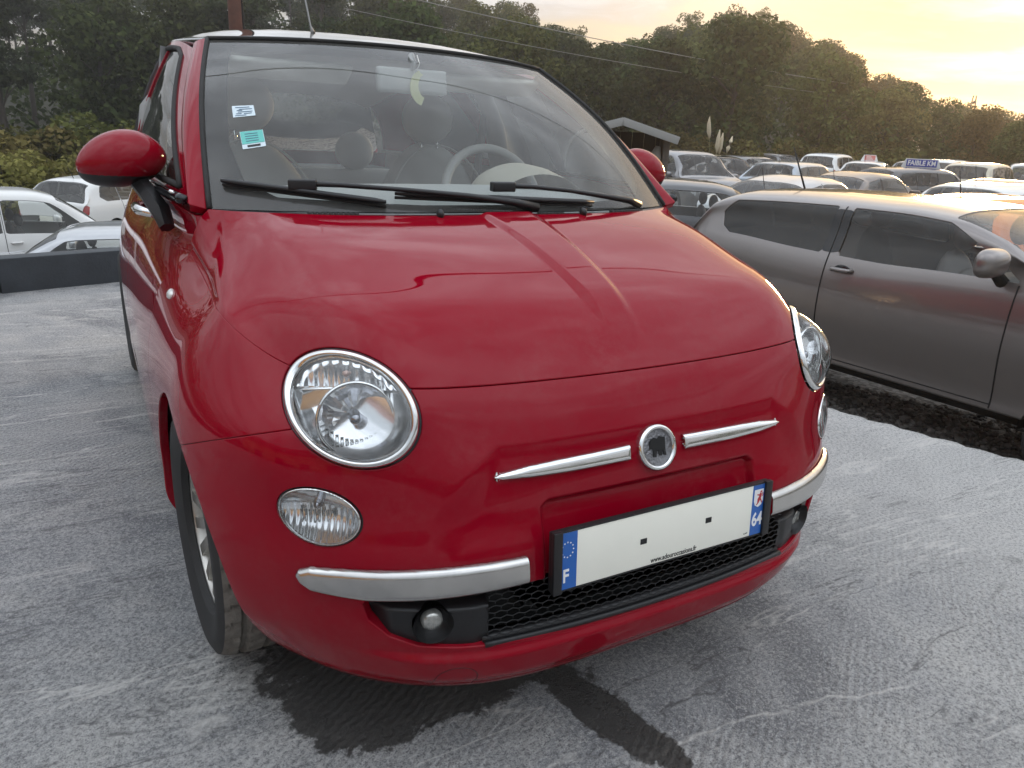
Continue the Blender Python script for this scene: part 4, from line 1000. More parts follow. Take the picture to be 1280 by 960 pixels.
# loose stones on the gravel beside the slab
V = []; F = []
ico = [(0, 0, 1), (.894, 0, .447), (.276, .851, .447), (-.724, .526, .447), (-.724, -.526, .447), (.276, -.851, .447), (.724, .526, -.447), (-.276, .851, -.447), (-.894, 0, -.447), (-.276, -.851, -.447), (.724, -.526, -.447), (0, 0, -1)]
icf = [(0, 1, 2), (0, 2, 3), (0, 3, 4), (0, 4, 5), (0, 5, 1), (1, 6, 2), (2, 7, 3), (3, 8, 4), (4, 9, 5), (5, 10, 1), (2, 6, 7), (3, 7, 8), (4, 8, 9), (5, 9, 10), (1, 10, 6), (6, 11, 7), (7, 11, 8), (8, 11, 9), (9, 11, 10), (10, 11, 6)]
for k in range(9000):
    bb = RNG.uniform(-1.6, 3.6); aa = e_r+.02+2.6*RNG.rand()**.8; p = D1*aa+D2*bb; s = RNG.uniform(.009, .026)*(1.6 if RNG.rand() < .10 else 1)
    z = lot_z(p[0], p[1])+s*.25; q = RNG.uniform(.6, 1.2, 3)*s; w = RNG.uniform(0, 6.3); n0 = len(V)
    for v in ico:
        j = RNG.uniform(.8, 1.2); x_, y_ = v[0]*q[0]*j, v[1]*q[1]*j; V.append((p[0]+x_*math.cos(w)-y_*math.sin(w), p[1]+x_*math.sin(w)+y_*math.cos(w), z+v[2]*q[2]*.7*j))
    F += [(a+n0, b+n0, c+n0) for a, b, c in icf]
def island_mat(name, a, b, rough=.85):
    m = bpy.data.materials.new(name); m.use_nodes = True; t = NT(m.node_tree); g = t.add('ShaderNodeNewGeometry'); bs = t.n['Principled BSDF']
    t.link(t.mix(g.outputs['Random Per Island'], a, b), bs.inputs['Base Color']); bs.inputs['Roughness'].default_value = rough; return m
tag(meshobj('gravel', V, F, island_mat('gravel_stones', (.07, .065, .06), (.30, .285, .26)), smooth=False), 'loose grey gravel along the foot of the concrete slab', kind='stuff')
# ------------------------------------------------------------------ trees and bushes
def leaf_mat(name, a, b, trans=.25):
    m = bpy.data.materials.new(name); m.use_nodes = True; t = NT(m.node_tree); t.n.remove(t.n['Principled BSDF']); o = t.n['Material Output']
    g = t.add('ShaderNodeNewGeometry'); oi = t.add('ShaderNodeObjectInfo')
    col = t.mix(g.outputs['Random Per Island'], a, b); hs = t.add('ShaderNodeHueSaturation')
    t.link(t.math('ADD', t.math('MULTIPLY', oi.outputs['Random'], .05), .475), hs.inputs['Hue']); t.link(t.math('ADD', t.math('MULTIPLY', oi.outputs['Random'], .55), .70), hs.inputs['Value']); t.link(col, hs.inputs['Color'])
    d = t.add('ShaderNodeBsdfDiffuse'); tr = t.add('ShaderNodeBsdfTranslucent'); t.link(hs.outputs[0], d.inputs[0]); t.link(hs.outputs[0], tr.inputs[0])
    mx = t.add('ShaderNodeMixShader'); mx.inputs[0].default_value = trans; t.link(d.outputs[0], mx.inputs[1]); t.link(tr.outputs[0], mx.inputs[2]); t.link(mx.outputs[0], o.inputs[0]); return m
BARK = mat('bark', (.065, .052, .042), .9, var=.4, vscale=6)
LEAF = [leaf_mat('leaf_dark', (.036, .050, .015), (.088, .105, .036)), leaf_mat('leaf_olive', (.070, .080, .022), (.150, .155, .052)), leaf_mat('leaf_brown', (.090, .078, .028), (.175, .145, .056)), leaf_mat('leaf_yellow', (.125, .115, .036), (.27, .225, .085)), leaf_mat('leaf_pine', (.027, .039, .017), (.066, .080, .036))]
def leaves(lumps, n, size, rng, flat=.5, shell=.62):
    """small leaf faces through a set of ellipsoid clumps"""
    vol = np.array([l[1][0]*l[1][1]*l[1][2] for l in lumps])**.67; idx = rng.choice(len(lumps), n, p=vol/vol.sum())
    C = np.array([l[0] for l in lumps])[idx]; R = np.array([l[1] for l in lumps])[idx]
    d = rng.normal(size=(n, 3)); d /= np.linalg.norm(d, axis=1, keepdims=True); r = shell+(1.08-shell)*rng.rand(n)**.7
    P = C+d*R*r[:, None]
    nrm = d*flat+rng.normal(size=(n, 3))*(1-flat)*.8+np.array([0, 0, .25]); nrm /= np.linalg.norm(nrm, axis=1, keepdims=True)
    a = np.cross(nrm, rng.normal(size=(n, 3))); a /= np.linalg.norm(a, axis=1, keepdims=True); b = np.cross(nrm, a); s = size*rng.uniform(.55, 1.35, n)[:, None]
    V = np.stack([P-a*s*.5, P+b*s*.33+nrm*s*.08, P+a*s*.5, P-b*s*.33+nrm*s*.08], 1).reshape(-1, 3); F = np.arange(4*n).reshape(n, 4); return V, F
def tree_proto(kind, seed):
    rng = np.random.RandomState(seed); lumps = []; tb = MB(); H = 8.5
    if kind == 'broad':
        for k in range(17):
            a = rng.uniform(0, 6.28); h = rng.uniform(2.2, 7.6); sp = 2.5*math.sin(math.pi*min(1, (h-1.0)/7.4))**.7*rng.uniform(.35, 1.0)
            s = rng.uniform(.75, 1.45); lumps.append(((sp*math.cos(a), sp*math.sin(a), h), (s*1.15, s*1.15, s*.85)))
        lumps.append(((0, 0, 7.4), (1.2, 1.2, 1.0))); n, sz = 4600, .30
    elif kind == 'tall':
        for k in range(15):
            a = rng.uniform(0, 6.28); h = rng.uniform(4.0, 9.3); sp = rng.uniform(.2, 1.5)*(1.15-(h-4)/9)
            s = rng.uniform(.5, 1.0); lumps.append(((sp*math.cos(a), sp*math.sin(a), h), (s*1.25, s*1.25, s*.6)))
        n, sz = 3000, .27; H = 9.2
    else:  # airy: thin crown with sky showing through
        for k in range(22):
            a = rng.uniform(0, 6.28); h = rng.uniform(3.0, 8.8); sp = rng.uniform(.3, 2.3)*math.sin(math.pi*min(1, (h-1.4)/8.2))
            s = rng.uniform(.35, .75); lumps.append(((sp*math.cos(a), sp*math.sin(a), h), (s*1.2, s*1.2, s)))
        n, sz = 2500, .25
    lean = rng.uniform(-.4, .4, 2)
    tp = [(lean[0]*(t*t), lean[1]*t*t, H*.86*t-.6*(1-t)) for t in np.linspace(0, 1, 7)]
    tb.tube(tp, [.20, .17, .15, .12, .09, .06, .03], 7)
    for l in lumps:
        z = max(1.2, min(H*.8, l[0][2]-.9-rng.uniform(0, 1))); f = z/(H*.86); st = (lean[0]*f*f, lean[1]*f*f, z); mid_ = [(st[i]+l[0][i])/2+(0, 0, .15)[i] for i in range(3)]
        tb.tube([st, mid_, l[0]], [.06, .04, .015], 5, False)
    V, F = leaves(lumps, n, sz, rng); return tb, V, F
PROTO = {}
def get_proto(kind, v):
    if (kind, v) not in PROTO:
        tb, V, F = tree_proto(kind, 100+v*7+len(kind)); t_ = tb.build('trunk', BARK); c_ = meshobj('crown', V, F, LEAF[0], smooth=False); tm, cm = t_.data, c_.data
        bpy.data.objects.remove(t_); bpy.data.objects.remove(c_); PROTO[(kind, v)] = (tm, cm)
    return PROTO[(kind, v)]
def plant(name, mesh_pair, x, y, z, s, rz, leaf, label, cat, group, sz=1.0):
    e = empty(name, (x, y, z), rz); e.scale = (s, s, s*sz); tag(e, label, cat, group)
    for nm, me in zip(('trunk', 'crown'), mesh_pair):
        o = bpy.data.objects.new(nm, me); link(o, e)
        if nm == 'crown': o.material_slots[0].link = 'OBJECT'; o.material_slots[0].material = leaf
    return e
TREE_LAB = {('broad', 0): 'dense dark green tree', ('broad', 1): 'olive green bushy tree', ('broad', 2): 'brownish tree, sunset flare put into its leaf colour', ('tall', 4): 'tall slender dark tree', ('airy', 1): 'thin airy tree'}
def where(a, r):
    row = 'front row of the wood' if r < 60 else 'middle of the wooded slope' if r < 92 else 'ridge'
    for lim, txt in ((3, 'far left above the scrub'), (9.5, 'left of the red car roof'), (20, 'behind the rust brown pole'), (29, 'above the windscreen of the red car'), (37, 'above the shed'), (45, 'behind the pampas grass with four plumes'), (52, 'above the grey crossover'), (59, 'above the blue roof sign')):
        if a < lim: return ', '+row+', '+txt
    return ', '+row+', nearest the sunset'
cnt = 0; RNG = np.random.RandomState(21)
for r, step in ((47, 3.9), (55, 4.2), (64, 5.0), (74, 5.0), (85, 5.0), (96, 4.6), (104, 3.6)):
    az = -8+RNG.uniform(0, 3); dz = math.degrees(step/r)
    while az < 65:
        a = az+RNG.uniform(-.35, .35)*dz; rj = r+RNG.uniform(-4, 4); x, y = polar(a, rj); u = RNG.rand(); az += dz
        el = _sky_el(a)
        if a < 20 and u < .55: kind, li_ = 'tall', 4
        elif r > 100 and u < .45: kind, li_ = 'airy', 1
        else: kind, li_ = 'broad', (0 if u > .55 else 1)
        if a > 50 and kind == 'broad' and RNG.rand() < .6: li_ = 2  # brown of the low sun's flare put into leaf colour towards the right
        s = RNG.uniform(.82, 1.12)
        zg = ground_z(x, y)-.3
        # nothing may stand above the wood's own skyline
        lim = (CZ+rj*math.tan(math.radians(el+RNG.uniform(-.45, .25)))-zg)/9.0
        s = min(s, max(.35, lim)) if lim > 0 else .4
        plant('tree', get_proto(kind, RNG.randint(3)), x, y, zg, s, RNG.uniform(0, 6.28), LEAF[li_], TREE_LAB[(kind, li_)]+where(a, rj), 'tree', TREE_LAB[(kind, li_)]+where(a, rj)); cnt += 1
# undergrowth closing the floor of the wood
rng = np.random.RandomState(9); lumps = []
for r in (50, 58, 67, 77, 88, 99, 106):
    for az in np.arange(-9, 66, math.degrees(3.1/r)):
        if r > 90 and az > 47: continue
        x, y = polar(az+rng.uniform(-.6, .6), r+rng.uniform(-3, 3)); h = rng.uniform(1.0, 2.6); lumps.append(((x, y, ground_z(x, y)+h*.45), (2.3, 2.3, h)))
V, F = leaves(lumps, 52000, .42, rng); tag(meshobj('undergrowth', V, F, LEAF[0], smooth=False), 'dark undergrowth between the trunks of the wood', kind='stuff')
# bushes between the lot and the wood
def bush_proto(seed, n=3600, sz=.20):
    rng = np.random.RandomState(seed); lumps = []; tb = MB()
    for k in range(13):
        a = rng.uniform(0, 6.28); sp = rng.uniform(0, 1.5); h = rng.uniform(.5, 2.1)*(1-.15*sp); s = rng.uniform(.45, .85); lumps.append(((sp*math.cos(a), sp*math.sin(a), h), (s, s, s*.8)))
        tb.tube([(0, 0, -.1), (sp*.4*math.cos(a), sp*.4*math.sin(a), h*.6), (sp*math.cos(a), sp*math.sin(a), h+.3)], [.04, .025, .01], 5, False)
    V, F = leaves(lumps, n, sz, rng, .35); t_ = tb.build('stems', BARK); c_ = meshobj('foliage', V, F, LEAF[3], smooth=False); r_ = (t_.data, c_.data); bpy.data.objects.remove(t_); bpy.data.objects.remove(c_); return r_
BUSH = [bush_proto(k) for k in range(3)]
def bush(az, r, top_el, leaf, label, group, k=0):
    x, y = polar(az, r); z = ground_z(x, y); s = (CZ+r*math.tan(math.radians(top_el))-z)/2.75
    e = empty('bush', (x, y, z-.05), RNG.uniform(0, 6.28)); e.scale = (s*1.15, s*1.15, s); tag(e, label, 'bush', group)
    for nm, me in zip(('stems', 'foliage'), BUSH[k % 3]):
        o = bpy.data.objects.new(nm, me); link(o, e)
        if nm == 'foliage': o.material_slots[0].link = 'OBJECT'; o.material_slots[0].material = leaf
k = 0
for az in np.arange(-9, 12, 1.9):
    bush(az+RNG.uniform(-.5, .5), 30+RNG.uniform(-2, 5), .1+.9*(az+9)/20+RNG.uniform(-.4, .3), LEAF[3 if k % 3 else 1], 'yellow green bush in the scrub behind the white cars' if k % 3 else 'darker green bush in the scrub behind the white cars', 'scrub bushes behind the white cars'+(', yellow' if k % 3 else ', dark'), k); k += 1
for az in np.arange(-9, 10, 2.6):
    bush(az+RNG.uniform(-.5, .5), 24+RNG.uniform(-1, 2), -1.6+RNG.uniform(-.4, .5), LEAF[3], 'low yellow brown bush in the scrub behind the white cars', 'low scrub bushes behind the white cars', k); k += 1
for az in np.arange(33, 66, 1.7):
    bush(az+RNG.uniform(-.4, .4), 41+RNG.uniform(-1, 5), .9-.02*(az-33)+RNG.uniform(-.7, .8), LEAF[1 if k % 2 else 2], 'green bush at the edge of the wood behind the parked cars' if k % 2 else 'brownish bush at the edge of the wood behind the parked cars', 'bushes at the edge of the wood'+(', green' if k % 2 else ', brown'), k); k += 1
# dark wood closing the view on the sides and behind the photographer (mirrored in the paint)
rng = np.random.RandomState(5); lumps = []
for az in np.arange(72, 346, 3.6):
    for h in (1.0, 3.2, 5.2):
        x, y = polar(az, 62+rng.uniform(-5, 5)); lumps.append(((x, y, ground_z(x, y)+h*rng.uniform(.7, 1.2)), (2.6, 2.6, 1.9)))
V, F = leaves(lumps, 26000, .75, rng); tag(meshobj('far_woodland', V, F, LEAF[0], smooth=False), 'dark wood around the rest of the lot', kind='stuff')
# pampas grass
PLUME = mat('plume', (.55, .47, .33), .95, var=.2, vscale=20); BLADE = island_mat('blade', (.09, .10, .04), (.20, .18, .08))
def pampas(az, r, tops, label):
    x, y = polar(az, r); z = ground_z(x, y); e = empty('pampas_grass', (x, y, z)); tag(e, label, 'pampas grass', 'clumps of pampas grass')
    for dx, el, ln in tops:
        zt = CZ+r*math.tan(math.radians(el))-z; pm = MB()
        pm.tube([(dx*.3, 0, 0), (dx*.8, 0, zt-ln)], .012, 5); pm.build('stalk', BLADE, e)
        MB().tube([(dx*.8, 0, zt-ln), (dx*.9, .02, zt-ln*.7), (dx, .02, zt-ln*.35), (dx*1.06, .0, zt)], [.03, .10, .085, .015], 7).build('plume', PLUME, e)
    V = []; F = []; rg = np.random.RandomState(int(r*10))
    for k in range(160):
        a = rg.uniform(0, 6.28); l = rg.uniform(.7, 1.5); h = rg.uniform(.9, 1.7); n0 = len(V); w = .018
        for j in range(4):
            t = j/3; rr_ = l*t**1.5*.8; zz_ = h*(1.6*t-t*t); V += [(rr_*math.cos(a)-w*math.sin(a)*(1-t), rr_*math.sin(a)+w*math.cos(a)*(1-t), zz_), (rr_*math.cos(a)+w*math.sin(a)*(1-t), rr_*math.sin(a)-w*math.cos(a)*(1-t), zz_)]
        F += [(n0+2*j, n0+2*j+1, n0+2*j+3, n0+2*j+2) for j in range(3)]
    meshobj('blades', V, F, BLADE, e)
pampas(4.75, 20.5, ((-.18, -.75, .5), (.02, -.15, .75), (.22, -.6, .55)), 'pampas grass with three pale plumes just above the left door mirror')
pampas(43.4, 36, ((-.55, 1.55, .9), (.10, .75, 1.0), (.30, .55, .9), (.85, .35, .7)), 'pampas grass with four pale plumes behind the dark parked cars')
# ------------------------------------------------------------------ shed, pole, wires, pylon
def ppos(px_, py_, D):
    d = np.array(_f)*1.0+np.array(_r)*(px_-640)/FPX+np.array(_u)*(480-py_)/FPX; h = math.hypot(d[0], d[1]); return np.array(CAM_POS)+d*(D/h)
sp = ppos(778, 170, 15.5); sz0 = lot_z(sp[0], sp[1])
apex = CZ+(ppos(777, 149, 15.5)[2]-CZ)-sz0; eave = (ppos(836, 173, 15.5)[2])-sz0
shed = empty('shed', (sp[0], sp[1], sz0), math.radians(-38)); tag(shed, 'open fronted timber shed with a pale gable roof beside the lot', 'shed')
WOODM = mat('weathered_wood', (.10, .088, .075), .85, var=.4, vscale=9); TIN = mat('tin_roof', (.15, .145, .135), .5, var=.2, vscale=4); CLAD = mat('white_cladding', (.34, .345, .33), .7, var=.1, vscale=5)
hw = .96; dp = 3.0
for sx in (-1, 1):
    MB().box((-.06, -.06, 0), (.06, .06, eave), .008, Matrix.Translation((sx*(hw-.1), 0, 0))).build('post', WOODM, shed, auto=30)
    MB().box((-.06, -.06, 0), (.06, .06, eave), .008, Matrix.Translation((sx*(hw-.1), dp, 0))).build('post', WOODM, shed, auto=30)
    L_ = math.hypot(hw+.12, apex-eave); an = math.atan2(apex-eave, hw+.12)
    MB().box((0, -.25, 0), (L_, dp+.2, .035), .004, Matrix.Translation((0, 0, apex)) @ (Matrix.Rotation(an, 4, 'Y') if sx > 0 else Matrix.Rotation(math.pi-an, 4, 'Y') @ Matrix.Translation((0, 0, -.035)))).build('roof_panel', TIN, shed, auto=30)
    MB().box((0, -.29, -.11), (L_, -.255, .03), .003, Matrix.Translation((0, 0, apex)) @ (Matrix.Rotation(an, 4, 'Y') if sx > 0 else Matrix.Rotation(math.pi-an, 4, 'Y') @ Matrix.Scale(-1, 4, (0, 0, 1)))).build('barge_board', CLAD, shed, auto=30)
for k in range(10): MB().box((-hw+.02, .12+k*.33, 0), (-hw+.05, .12+k*.33+.315, eave-.02), .004).build('cladding_board', CLAD, shed, auto=30)
for k in range(10): MB().box((hw-.08, .12+k*.33, 0), (hw-.05, .12+k*.33+.315, eave-.02), .004).build('cladding_board', WOODM, shed, auto=30)
for k in range(7): MB().box((-hw+.05+k*.27, dp-.02, 0), (-hw+.05+k*.27+.26, dp+.02, eave+.1), .004).build('back_board', mat('dark_board', (.03, .027, .024), .9), shed, auto=30)
MB().box((-hw+.2, .9, 0), (hw-.25, 2.4, .9), .03).build('workbench', mat('dark_board'), shed, auto=30)
MB().tube([(.62, -.02, eave*.55), (.66, -.03, eave*.8), (.70, 0, eave*.92)], [.10, .13, .05], 8).build('hanging_coil', mat('coil', (.16, .15, .13), .7), shed)
pp = ppos(294, 18, 24); pz = lot_z(pp[0], pp[1])
pole = empty('utility_pole', (pp[0], pp[1], pz)); tag(pole, 'rust brown utility pole rising behind the roof of the red car', 'pole')
POLEM = mat('rusty_pole', (.12, .048, .032), .85, var=.45, vscale=5)
MB().tube([(0, 0, 0), (0, 0, 9.5-pz)], [.20, .165], 14).build('shaft', POLEM, pole)
MB().box((-.9, -.06, 8.6-pz), (.9, .06, 8.75-pz), .01).build('crossarm', POLEM, pole, auto=30)
MB().tube([(.19, -.06, 0), (.18, -.08, 9-pz)], .03, 6).build('conduit', MATTE, pole)
def wire(name, pts, r, label, m=None):
    P = [Vector(p) for p in pts]; o = MB().tube(P, r, 6).build(name, m or mat('wire', (.10, .10, .095), .6)); return tag(o, label, 'power line', None)
def catenary(a, b, sag, n=20): return [tuple(np.array(a)*(1-t)+np.array(b)*t-np.array([0, 0, sag*4*t*(1-t)])) for t in np.linspace(0, 1, n)]
wire('power_line', catenary(ppos(430, -22, 40), ppos(1060, 105, 46), .25), .020, 'pale power line sloping down across the hillside to the right, upper one', mat('pale_wire', (.30, .29, .26), .6))
wire('power_line', catenary(ppos(430, 10, 40), ppos(1040, 118, 46), .25), .013, 'thin power line sloping across the hillside just below the paler one', mat('pale_wire'))
# cable overhead, seen only as a dark line mirrored in the bonnet and the windscreen
wire('power_line', catenary((-24, 6.7, 7.9), (26, 5.5, 7.6), .25, 40), .026, 'dark overhead cable passing above the red car', MATTE)
yp = ppos(1203, 192, 95); yz = ground_z(yp[0], yp[1]); yt = ppos(1213, 119, 95)[2]-yz
py_ = empty('pylon', (yp[0], yp[1], yz), .6); tag(py_, 'distant lattice pylon leaning against the sunset trees', 'pylon')
STEEL = mat('pylon_steel', (.11, .095, .08), .6)
for sx in (-1, 1):
    for sy in (-1, 1): MB().tube([(sx*.75, sy*.75, 0), (sx*.12+.5, sy*.12, yt)], .06, 5).build('leg', STEEL, py_)
lat = MB()
for k in range(9):
    t0, t1 = k/9, (k+1)/9; w0, w1 = .75*(1-t0)+.12*t0, .75*(1-t1)+.12*t1
    for sy in (-1, 1):
        lat.tube([(-w0+.5*t0, sy*w0, yt*t0), (w1+.5*t1, sy*w1, yt*t1)], .035, 4); lat.tube([(w0+.5*t0, sy*w0, yt*t0), (-w1+.5*t1, sy*w1, yt*t1)], .035, 4)
tag(lat.build('bracing', STEEL, py_), kind='stuff')
MB().box((-1.1+.45, -.06, yt*.90), (1.1+.45, .06, yt*.93)).build('crossarm', STEEL, py_)
# ------------------------------------------------------------------ parked cars
def pchip_rows(ss, cols, s):
    """smooth interpolation of control columns without overshoot"""
    out_ = []
    for c in cols:
        c = np.asarray(c, float); h = np.diff(ss); d = np.diff(c)/h; m = np.zeros(len(c)); m[0], m[-1] = d[0], d[-1]
        for i in range(1, len(c)-1): m[i] = 0 if d[i-1]*d[i] <= 0 else 2*d[i-1]*d[i]/(d[i-1]+d[i])
        j = np.clip(np.searchsorted(ss, s, side='right')-1, 0, len(ss)-2); t = (s-np.asarray(ss)[j])/h[j]
        out_.append((1+2*t)*(1-t)**2*c[j]+t*(1-t)**2*h[j]*m[j]+t*t*(3-2*t)*c[j+1]+t*t*(t-1)*h[j]*m[j+1])
    return np.array(out_)
SPEC = {
 'hatchback': dict(L=4.0, W=1.74, s=[0, .015, .04, .12, .2, .4, .58, .66, .72, .785, .90, .965, .99, 1], top=[.72, .98, 1.06, 1.38, 1.44, 1.47, 1.455, 1.40, 1.22, .985, .90, .80, .72, .60], belt=[.70, .90, .93, .95, .955, .94, .92, .91, .905, .90, .84, .75, .68, .58], w=[.72, .80, .84, .86, .87, .87, .87, .87, .87, .865, .84, .76, .68, .58], sw=[(.15, .285), (.30, .475), (.495, .70)], cowl=.775, rf=.668, rw=(.03, .125)),
 'mpv': dict(L=4.4, W=1.8, s=[0, .015, .04, .10, .18, .4, .58, .66, .74, .835, .93, .97, .99, 1], top=[.80, 1.05, 1.15, 1.50, 1.60, 1.64, 1.62, 1.55, 1.34, 1.02, .92, .82, .72, .60], belt=[.75, .95, .98, .99, .99, .97, .95, .94, .93, .92, .85, .77, .68, .58], w=[.74, .82, .87, .89, .90, .90, .90, .90, .90, .89, .86, .78, .70, .60], sw=[(.12, .28), (.295, .48), (.50, .74)], cowl=.825, rf=.668, rw=(.03, .105)),
 'coupe': dict(L=4.4, W=1.8, s=[0, .015, .05, .12, .24, .42, .54, .60, .67, .74, .90, .965, .99, 1], top=[.72, .90, .97, 1.06, 1.30, 1.40, 1.385, 1.34, 1.17, .955, .87, .76, .68, .56], belt=[.70, .86, .90, .93, .935, .92, .905, .90, .89, .88, .82, .72, .65, .55], w=[.72, .80, .85, .88, .89, .89, .89, .89, .89, .885, .86, .78, .70, .60], sw=[(.22, .36), (.38, .64)], cowl=.73, rf=.605, rw=(.13, .235)),
 'suv': dict(L=4.135, W=1.765, s=[0, .03, .07, .105, .128, .150, .20, .34, .48, .56, .635, .715, .90, .965, .99, 1], top=[.70, .82, .92, 1.06, 1.22, 1.36, 1.425, 1.445, 1.445, 1.425, 1.34, 1.19, 1.06, .95, .82, .66], belt=[.68, .80, .89, .99, 1.06, 1.09, 1.09, 1.06, 1.05, 1.065, 1.08, 1.09, 1.0, .90, .78, .62], w=[.70, .78, .83, .86, .875, .88, .885, .88, .88, .88, .88, .88, .87, .80, .72, .62], sw=[(.180, .383), (.42, .665)], cowl=.70, rf=.565, rw=(.112, .146)),
}
PRIV = glass_mat('privacy_glass', (.05, .055, .06), .05); CARGLASS = glass_mat('car_glass', (.94, .96, .95), .035)
LAMPW = mat('lamp_clear', (.70, .72, .74), .08, .4, 1.0); LAMPR = mat('lamp_red', (.30, .012, .012), .12, coat=1.0)
def wheel_mesh():
    mb = MB().lathe([(.20, -.09), (.27, -.10), (.305, -.085), (.312, -.05), (.312, .05), (.305, .085), (.27, .10), (.20, .09)], 28); t_ = mb.build('tyre', TYRE); 
    r_ = MB().lathe([(.21, .09), (.20, .075), (.185, .05), (.06, .06), (0, .065)], 28)
    for k in range(5): r_.box((.04, -.025, .055), (.195, .025, .085), .004, Matrix.Rotation(2*math.pi*k/5, 4, 'Z'))
    r_ = r_.build('rim', mat('silver_rim', (.42, .42, .42), .35, .8)); a, b = t_.data, r_.data; bpy.data.objects.remove(t_); bpy.data.objects.remove(r_); return a, b
TYREME, RIMME = wheel_mesh()
CARMESH = {}
def car_meshes(kind, ns=90, nt_=60):
    if kind in CARMESH: return CARMESH[kind]
    sp_ = SPEC[kind]; L = sp_['L']; ss = np.array(sp_['s']); s = np.unique(np.concatenate([np.linspace(0, 1, ns), ss])); top, belt, w = pchip_rows(ss, [sp_['top'], sp_['belt'], sp_['w']], s)
    y = (s-.5)*L; cabin = np.clip((top-belt-.08)/.30, 0, 1); wb = w-.035; wr = wb*(1-(.165 if kind == 'suv' else .235)*cabin); under = (.37 if kind == 'suv' else .22)+.10*(np.clip((.03-s)/.03, 0, 1)+np.clip((s-.97)/.03, 0, 1))
    pts = []
    for i in range(len(s)):
        u_, b_, t_ = under[i], belt[i], top[i]; sc = (b_-u_)
        col = [(0, u_), (w[i]-.14, u_), (w[i]-(.05 if kind == 'suv' else .02), u_+.08*sc), (w[i]+(-.006 if kind == 'suv' else .004), u_+.42*sc), (w[i]-.004, u_+.80*sc), (wb[i], b_), (wb[i]*.45+wr[i]*.55, b_+(t_-b_)*.52), (wr[i], t_-(.03 if kind == 'suv' else .055)*cabin[i]-.03), (wr[i]*.62, t_-.008), (0, t_)]
        pts.append(col)
    pts = np.array(pts)                                   # s, 10, 2
    tk = np.arange(10.); tt = np.concatenate([np.linspace(0, 5, 22), np.linspace(5, 9, 34)[1:]]); B_ = np.zeros((len(tt), 10))
    # piecewise interpolation that keeps the waist edge crisp
    for a0, a1 in ((0, 5), (5, 9)):
        m_ = (tt >= a0-1e-9) & (tt <= a1+1e-9); B_[np.ix_(m_, range(a0, a1+1))] = natural_basis(tk[a0:a1+1], tt[m_])
        if a0 == 5: B_[tt <= 5, :] = B_[tt <= 5, :]
    m_ = tt <= 5; B_[m_] = 0; B_[np.ix_(m_, range(0, 6))] = natural_basis(tk[:6], tt[m_])
    Q = np.einsum('tk,skc->tsc', B_, pts); G = np.stack([Q[..., 0], np.broadcast_to(y, Q.shape[:2]), Q[..., 1]], -1); uv = np.stack(np.broadcast_arrays(s[None, :], tt[:, None]), -1)
    N = grid_normals(G); sh = Sheet.from_grid(G, N, uv)
    if ((sh.V-np.array([0, 0, .7]))*sh.N).sum(1).mean() < 0: sh.N = -sh.N
    fn = np.cross(sh.V[sh.T[:, 1]]-sh.V[sh.T[:, 0]], sh.V[sh.T[:, 2]]-sh.V[sh.T[:, 0]])
    if (fn*sh.N[sh.T[:, 0]]).sum() < 0: sh.T = sh.T[:, ::-1].copy()
    fa = [L/2-.83, -L/2+.80+(.05 if kind != 'suv' else 0)]; holes = []; parts = []
    def region(poly, r=.006): f = sd_poly(poly, r); return lambda V, U: f(U[:, 0], U[:, 1]/10)
    for k, (a, b) in enumerate(sp_['sw']):
        if kind == 'suv': poly = [(a+.008, .540), (a, .60), (a+.022, .668), (b, .690), (b, .518), (a+.024, .519)] if k == 0 else [(a, .518), (a, .690), (b-.105, .690), (b-.015, .57), (b+.008, .516)]
        elif k == 0: poly = [(a+.035, .525), (a, .56), (a+.03, .665), (b, .672), (b, .525)]
        elif k == len(sp_['sw'])-1: poly = [(a, .525), (a, .672), (sp_['rf']-.03, .672), (b-.01, .58), (b, .525)]
        else: poly = [(a, .525), (a, .672), (b, .672), (b, .525)]
        parts.append(('side_window', region(poly), 'glass' if not (kind == 'suv' and k == 0) else 'priv'))
    parts.append(('windscreen', region([(sp_['rf'], .725), (sp_['rf'], .95), (sp_['cowl'], .95), (sp_['cowl'], .725)], .004), 'glass'))
    parts.append(('rear_window', region([(sp_['rw'][0], .73), (sp_['rw'][0], .95), (sp_['rw'][1], .95), (sp_['rw'][1], .73)], .003), 'glass'))
    parts.append(('headlight', region([(.925, .44), (.955, .40), (.988, .36), (.986, .46), (.965, .56), (.935, .50)], .004), 'lampw'))
    parts.append(('tail_light', region([(.004, .36), (.004, .54), (.028, .56), (.045, .50), (.03, .40)], .004), 'lampr'))
    parts.append(('lower_grille', lambda V, U: np.where(V[:, 1] > L*.40, sd_poly([(0, .30), (.42, .30), (.48, .40), (.45, .50), (0, .52)])(V[:, 0], V[:, 2]), 1.0), 'black'))
    body_ = sh
    for yc in fa: body_ = body_.cut(lambda V, U: np.where(np.abs(V[:, 0]) > .35, .345-np.hypot(V[:, 1]-yc, V[:, 2]-.31), -1.))
    for nm, f, m_ in parts: body_ = body_.cut(lambda V, U: -f(V, U))
    def two(sx_): 
        a = sx_; b = sx_.mirror(); return Sheet(np.concatenate([a.V, b.V]), np.concatenate([a.N, b.N]), np.concatenate([a.T, b.T+len(a.V)]), np.concatenate([a.U, b.U]))
    tmp = []
    def keep(nm, o): me = o.data; bpy.data.objects.remove(o); tmp.append((nm[0], me, nm[1])); return me
    keep(('body', 'paint'), two(body_.flange(.02, .003)).build('body', MATTE))
